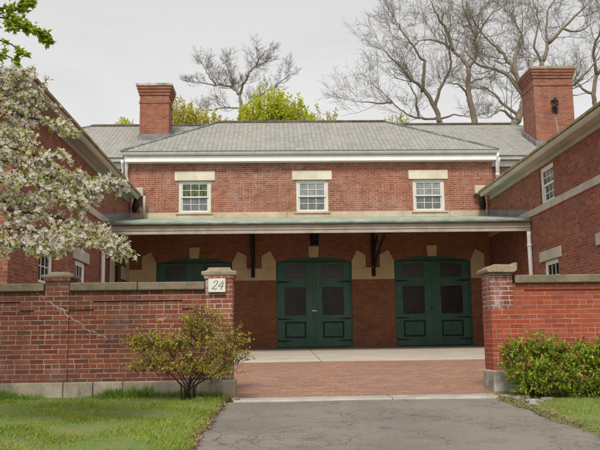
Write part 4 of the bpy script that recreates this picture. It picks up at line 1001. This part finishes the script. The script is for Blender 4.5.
# --- shrubs
def shrub(x, y, label, name, blobs, n, size, m, seed, stems, wood='wood_dark', red=0, twigl=.18, group=None):
    rr = random.Random(seed); z0 = gz(y); o = thing(name, (x, y, z0), label, 'shrub', group)
    w, l, rd = MB(), MB(), MB(); tot = sum(b[3] * b[5] for b in blobs)
    for bx_, by_, bz_, rx, ry_, rz_, in blobs:
        k = int(n * rx * rz_ / tot); tw = max(8, k // 9)
        for s in range(1 if len(blobs) > 8 else max(2, stems)):
            e = V((bx_ + rr.uniform(-.6, .6) * rx, by_ + rr.uniform(-.5, .5) * ry_, bz_ + rr.uniform(-.2, .8) * rz_)); b0 = V((x + rr.uniform(-.11, .11), y + rr.uniform(-.05, .05), z0 - .02))
            mid = b0.lerp(e, .5) + V((rr.uniform(-.06, .06), rr.uniform(-.05, .05), rr.uniform(-.02, .08)))
            q1 = b0.lerp(e, .22).lerp(V((x, y, z0 + .3)), .45) + V((rr.uniform(-.05, .05), rr.uniform(-.04, .04), 0)); w.tube([b0, q1, q1.lerp(e, .45) + V((rr.uniform(-.07, .07), 0, rr.uniform(-.02, .06))), e], [.014, .011, .007, .003], 5)
        for s in range(tw):
            v = rdir(rr); q = rr.random() ** .42
            c = V((bx_ + v.x * rx * q, by_ + v.y * ry_ * q, bz_ + v.z * rz_ * q)); out = V((v.x, v.y, abs(v.z) * .6 + .35)).normalized()
            e = c + (out + rdir(rr) * .5).normalized() * twigl * rr.uniform(.4, 1.2)
            w.tube([c - out * .06, c, e], [.004, .003, .0015], 3, cap=False)
            isred = rr.random() < red * (1 if v.z > .3 else .3)
            for i in range(k // tw):
                p = c.lerp(e, rr.uniform(.1, 1)) + rdir(rr) * .012
                leaf(rd if isred else l, p, (rdir(rr) + out * .7).normalized(), UP, size * rr.uniform(.6, 1.25), size * rr.uniform(.35, .55))
    build(w, 'stems', wood, o, uv=False); build(l, 'foliage', m, o, uv=False)
    if rd.v: build(rd, 'young_leaves', 'redleaf', o, uv=False)
    return o
shrub(-1.18, 11.2, 'spindly shrub with yellow green and bronze leaves in front of the left brick wall', 'shrub',
      [(-1.0, 11.15, 1.86, .24, .22, .24), (-1.12, 11.1, 1.62, .30, .25, .20), (-1.62, 11.1, 1.56, .30, .22, .20), (-1.85, 11.15, 1.60, .16, .14, .14), (-.68, 11.1, 1.62, .26, .22, .22), (-.6, 11.05, 1.44, .20, .2, .14), (-1.35, 11.05, 1.32, .40, .25, .17), (-.85, 11.05, 1.25, .34, .25, .18), (-1.75, 11.0, 1.32, .18, .15, .12), (-.5, 11.05, 1.38, .10, .12, .06)], 7000, .048, 'shrubleaf', 81, 2, red=.16, twigl=.19)
shrub(3.62, 11.1, 'taller evergreen bush with bronze tips beside the right gate pillar', 'bush', [(3.48, 11.3, 1.42, .18, .22, .18), (3.80, 11.3, 1.46, .15, .22, .18), (3.95, 11.3, 1.34, .24, .26, .20), (3.62, 11.0, 1.08, .33, .3, .22), (3.4, 11.25, 1.2, .12, .15, .2), (3.5, 10.9, .92, .2, .2, .12)], 5200, .062, 'hedgeleaf', 82, 2, red=.12, twigl=.13, group='evergreen bushes by the right wall')
shrub(4.55, 11.1, 'broad low evergreen bush at the right edge in front of the orange brick wall', 'bush', [(4.25, 11.2, 1.28, .28, .3, .22), (4.55, 11.2, 1.40, .2, .25, .16), (4.85, 11.2, 1.32, .42, .3, .30), (4.25, 10.95, .98, .46, .3, .24), (4.9, 10.95, .98, .45, .3, .26)], 8600, .062, 'hedgeleaf', 83, 3, red=.03, twigl=.13, group='evergreen bushes by the right wall')
shrub(5.9, 11.1, 'evergreen bush further along the right wall', 'bush', [(5.75, 11.2, 1.2, .45, .3, .3)], 2500, .058, 'hedgeleaf', 84, 3, red=.05, twigl=.12, group='evergreen bushes by the right wall')

# --- grass
def blades(name, n, xf, yr, hr, wd, m, seed, thr=0):
    rr = np.random.default_rng(seed); ys = rr.uniform(yr[0], yr[1], n); xs = np.empty(n); keep = []
    V_ = []; F_ = []
    for i in range(n):
        y = ys[i]; x0, x1 = xf(y); x = rr.uniform(x0, x1); d = math.sin(x * 4.3 + 1.6 * math.sin(y * 3.7)) + math.sin(y * 5.9 + x * 2.3 + 1.2 * math.sin(x * 5.1))
        if rr.random() < thr * (.5 - .3 * d): continue
        h = rr.uniform(*hr) * (1 + .25 * d); a = rr.uniform(0, 6.283); w_ = wd * rr.uniform(.6, 1.3); lx, ly = rr.normal(0, .5, 2) * h
        z = gz(y) + lump(x, y) * .6 - .005; cx, sx = math.cos(a) * w_, math.sin(a) * w_; o = len(V_)
        V_ += [(x - cx, y - sx, z), (x + cx, y + sx, z), (x + cx * .7 + lx * .4, y + sx * .7 + ly * .4, z + h * .6), (x - cx * .7 + lx * .4, y - sx * .7 + ly * .4, z + h * .6), (x + lx, y + ly, z + h)]
        F_ += [(o, o + 1, o + 2, o + 3), (o + 3, o + 2, o + 4)]
    mb = MB(); mb.v = V_; mb.f = F_; mb.sm = [False] * len(F_)
    o = build(mb, name, m, uv=False); o['kind'] = 'stuff'; return o
tag(blades('grass', 85000, lambda y: (-5.2, dl(y) - .02), (7.0, 11.72), (.018, .05), .0042, 'grass', 1, .85), 'short patchy lawn grass left of the drive', 'grass')
tag(blades('grass', 15000, lambda y: (dr(y) + .25, dr(y) + 2.4), (7.0, 11.0), (.02, .055), .0035, 'grass', 2, .6), 'short lawn grass right of the drive', 'grass')
tag(blades('grass', 9000, lambda y: (-5.2, -.75), (11.40, 11.74), (.03, .12), .0045, 'longgrass', 3, 1.1), 'longer lush grass along the foot of the left wall', 'grass')
# dead leaves along edges
def litter(name, n, f, seed, label):
    rr = random.Random(seed); mb = MB()
    for i in range(n):
        x, y = f(rr); leaf(mb, V((x, y, gz(y) + rr.uniform(.012, .035))), V((rr.uniform(-1, 1), rr.uniform(-1, 1), rr.uniform(-.15, .3))).normalized(), UP, rr.uniform(.02, .05), rr.uniform(.012, .03))
    o = build(mb, name, 'litter', uv=False); tag(o, label, 'dead leaves'); o['kind'] = 'stuff'
def fL(r): y = r.uniform(6.8, 11.3); return dl(y) - abs(r.gauss(.0, .07)) + .03, y
def fR(r): y = r.uniform(6.8, 11.0); return dr(y) + abs(r.gauss(.0, .14)) - .03, y
litter('leaf_litter', 900, fL, 5, 'brown dead leaves along the left edge of the drive'); litter('leaf_litter', 850, fR, 6, 'brown dead leaves along the right edge of the drive')
# iris-like tufts
for i, (x, y, lab) in enumerate([(-2.02, 11.5, 'left one of two upright tufts of strappy leaves at the left wall foot'), (-1.80, 11.48, 'right tuft of two strappy leaf tufts, nearest the yellow shrub')]):
    rr = random.Random(i + 40); mb = MB()
    for k in range(16):
        a = rr.uniform(0, 6.28); b0 = V((x + rr.uniform(-.05, .05), y + rr.uniform(-.03, .03), gz(y)))
        leaf(mb, b0, V((math.cos(a) * .3, math.sin(a) * .3, 1)).normalized(), V((math.sin(a), -math.cos(a), 0)), rr.uniform(.14, .26), .022, .1)
    tag(build(mb, 'iris_plant', 'longgrass', origin=(x, y, gz(y)), uv=False), lab, 'plant', 'strappy plants at the wall foot')
# stones
def rock(x, y, sx, sy, sz, label, seed, group='loose stones beside the drive', m='rock'):
    rr = random.Random(seed); mb = MB(); n, k = 10, 6; vs = []; fs = []
    for j in range(k + 1):
        ph = math.pi * j / k
        for i in range(n):
            th = 2 * math.pi * i / n; q = 1 + rr.uniform(-.16, .16)
            c = abs(math.cos(th)) ** .6 * math.copysign(1, math.cos(th)); s_ = abs(math.sin(th)) ** .6 * math.copysign(1, math.sin(th))
            vs.append((x + sx * math.sin(ph) ** .7 * c * q, y + sy * math.sin(ph) ** .7 * s_ * q, gz(y) + sz * .35 + sz * math.cos(ph) * (.9 + rr.uniform(-.1, .1))))
    for j in range(k):
        for i in range(n): a = j * n + i; b = j * n + (i + 1) % n; fs.append((a, a + n, b + n, b))
    mb.add(vs, fs); tag(build(mb, 'stone', m, origin=(x, y, gz(y)), uv=False), label, 'stone', group)
rock(3.20, 11.05, .13, .07, .035, 'flat pale slab touching the base of the right gate pillar', 1)
rock(3.34, 10.80, .12, .08, .05, 'second stone out from the right gate pillar, with a jagged top', 2)
rock(3.40, 10.50, .13, .09, .045, 'long greyish stone in the middle of the row right of the drive', 3)
rock(3.30, 10.22, .08, .06, .035, 'small stone at the near end of the row right of the drive', 4)
rock(3.62, 10.62, .10, .07, .045, 'stone tucked under the right bush', 5)
rock(-1.06, 11.25, .08, .05, .045, 'pale grey stone at the foot of the yellow shrub', 6)
rock(-.84, 11.2, .06, .05, .03, 'small pale stone in the grass between shrub and drive', 7)
rock(-.53, 11.12, .06, .08, .05, 'brown stone at the left end of the granite kerb', 8, m='coping')
rock(1.72, 11.05, .05, .03, .022, 'yellowish crumb of stone lying on the kerb in the drive', 9)
rock(-.07, 10.0, .012, .012, .006, 'tiny white pebble on the asphalt', 10)

# ------------------------------------------------------------------ light, sky, camera
sc = bpy.context.scene
w = bpy.data.worlds.new('World'); sc.world = w; w.use_nodes = True; nt = w.node_tree; nt.nodes.clear()
SUN_EL, SUN_AZ = 52, 190     # azimuth of the sun, degrees from +Y clockwise
sky = nt.nodes.new('ShaderNodeTexSky'); sky.sky_type = 'NISHITA'; sky.sun_disc = False
sky.sun_elevation = math.radians(SUN_EL); sky.sun_rotation = math.radians(SUN_AZ)
tc = nt.nodes.new('ShaderNodeTexCoord'); sp = SEP(nt, tc.outputs['Generated'])
hs = nt.nodes.new('ShaderNodeHueSaturation'); hs.inputs['Saturation'].default_value = .12; hs.inputs['Value'].default_value = 1.0; nt.links.new(sky.outputs[0], hs.inputs['Color'])
bg1 = nt.nodes.new('ShaderNodeBackground'); bg1.inputs['Strength'].default_value = .05; nt.links.new(hs.outputs[0], bg1.inputs[0])
cl = NOISE(nt, SCALEV(nt, tc.outputs['Generated'], (1, 1, 3.5)), 2.6, 6, .55, .6)
cc = RAMP(nt, sp[2], [(0, (.68, .675, .66)), (.24, (.62, .612, .60)), (.5, (.53, .525, .515)), (1, (.76, .75, .73))])
cc = MIX(nt, SS(nt, cl, .35, .7), cc, MIX(nt, 1.0, cc, (.86, .86, .875), 'MULTIPLY'))
bg2 = nt.nodes.new('ShaderNodeBackground'); bg2.inputs['Strength'].default_value = 1.0; nt.links.new(cc, bg2.inputs[0])
ad = nt.nodes.new('ShaderNodeAddShader'); nt.links.new(bg1.outputs[0], ad.inputs[0]); nt.links.new(bg2.outputs[0], ad.inputs[1])
wo = nt.nodes.new('ShaderNodeOutputWorld'); nt.links.new(ad.outputs[0], wo.inputs[0])
sl_ = bpy.data.lights.new('sun', 'SUN'); sl_.energy = 3.2; sl_.angle = math.radians(16); sl_.color = (1, .93, .82)
so = bpy.data.objects.new('sun', sl_); link(so); el, az = math.radians(SUN_EL), math.radians(SUN_AZ)
sd_ = V((math.sin(az) * math.cos(el), math.cos(az) * math.cos(el), math.sin(el)))
so.rotation_euler = sd_.to_track_quat('Z', 'Y').to_euler(); so.location = (0, -5, 20)

yaw, pitch, roll = -0.03507656, 0.14762443, -0.0140993
cyw, syw = math.cos(yaw), math.sin(yaw); cp, sp_ = math.cos(pitch), math.sin(pitch); cr, sr = math.cos(roll), math.sin(roll)
A = Matrix(((cyw, syw, 0), (-syw, cyw, 0), (0, 0, 1))); B = Matrix(((1, 0, 0), (0, cp, sp_), (0, -sp_, cp))); Q = Matrix(((cr, 0, sr), (0, 1, 0), (-sr, 0, cr)))
W = Q @ B @ A
rot = Matrix((W[0], W[2], -W[1])).transposed()
cam = bpy.data.cameras.new('camera'); co = bpy.data.objects.new('camera', cam); link(co)
co.matrix_world = Matrix.Translation((0, 0, 1.6)) @ rot.to_4x4()
cam.lens = 790 / 600 * 36; cam.sensor_width = 36; cam.clip_end = 2000; cam.clip_start = .1
sc.camera = co
sc.view_settings.view_transform = 'Standard'; sc.view_settings.look = 'None'; sc.view_settings.exposure = 0
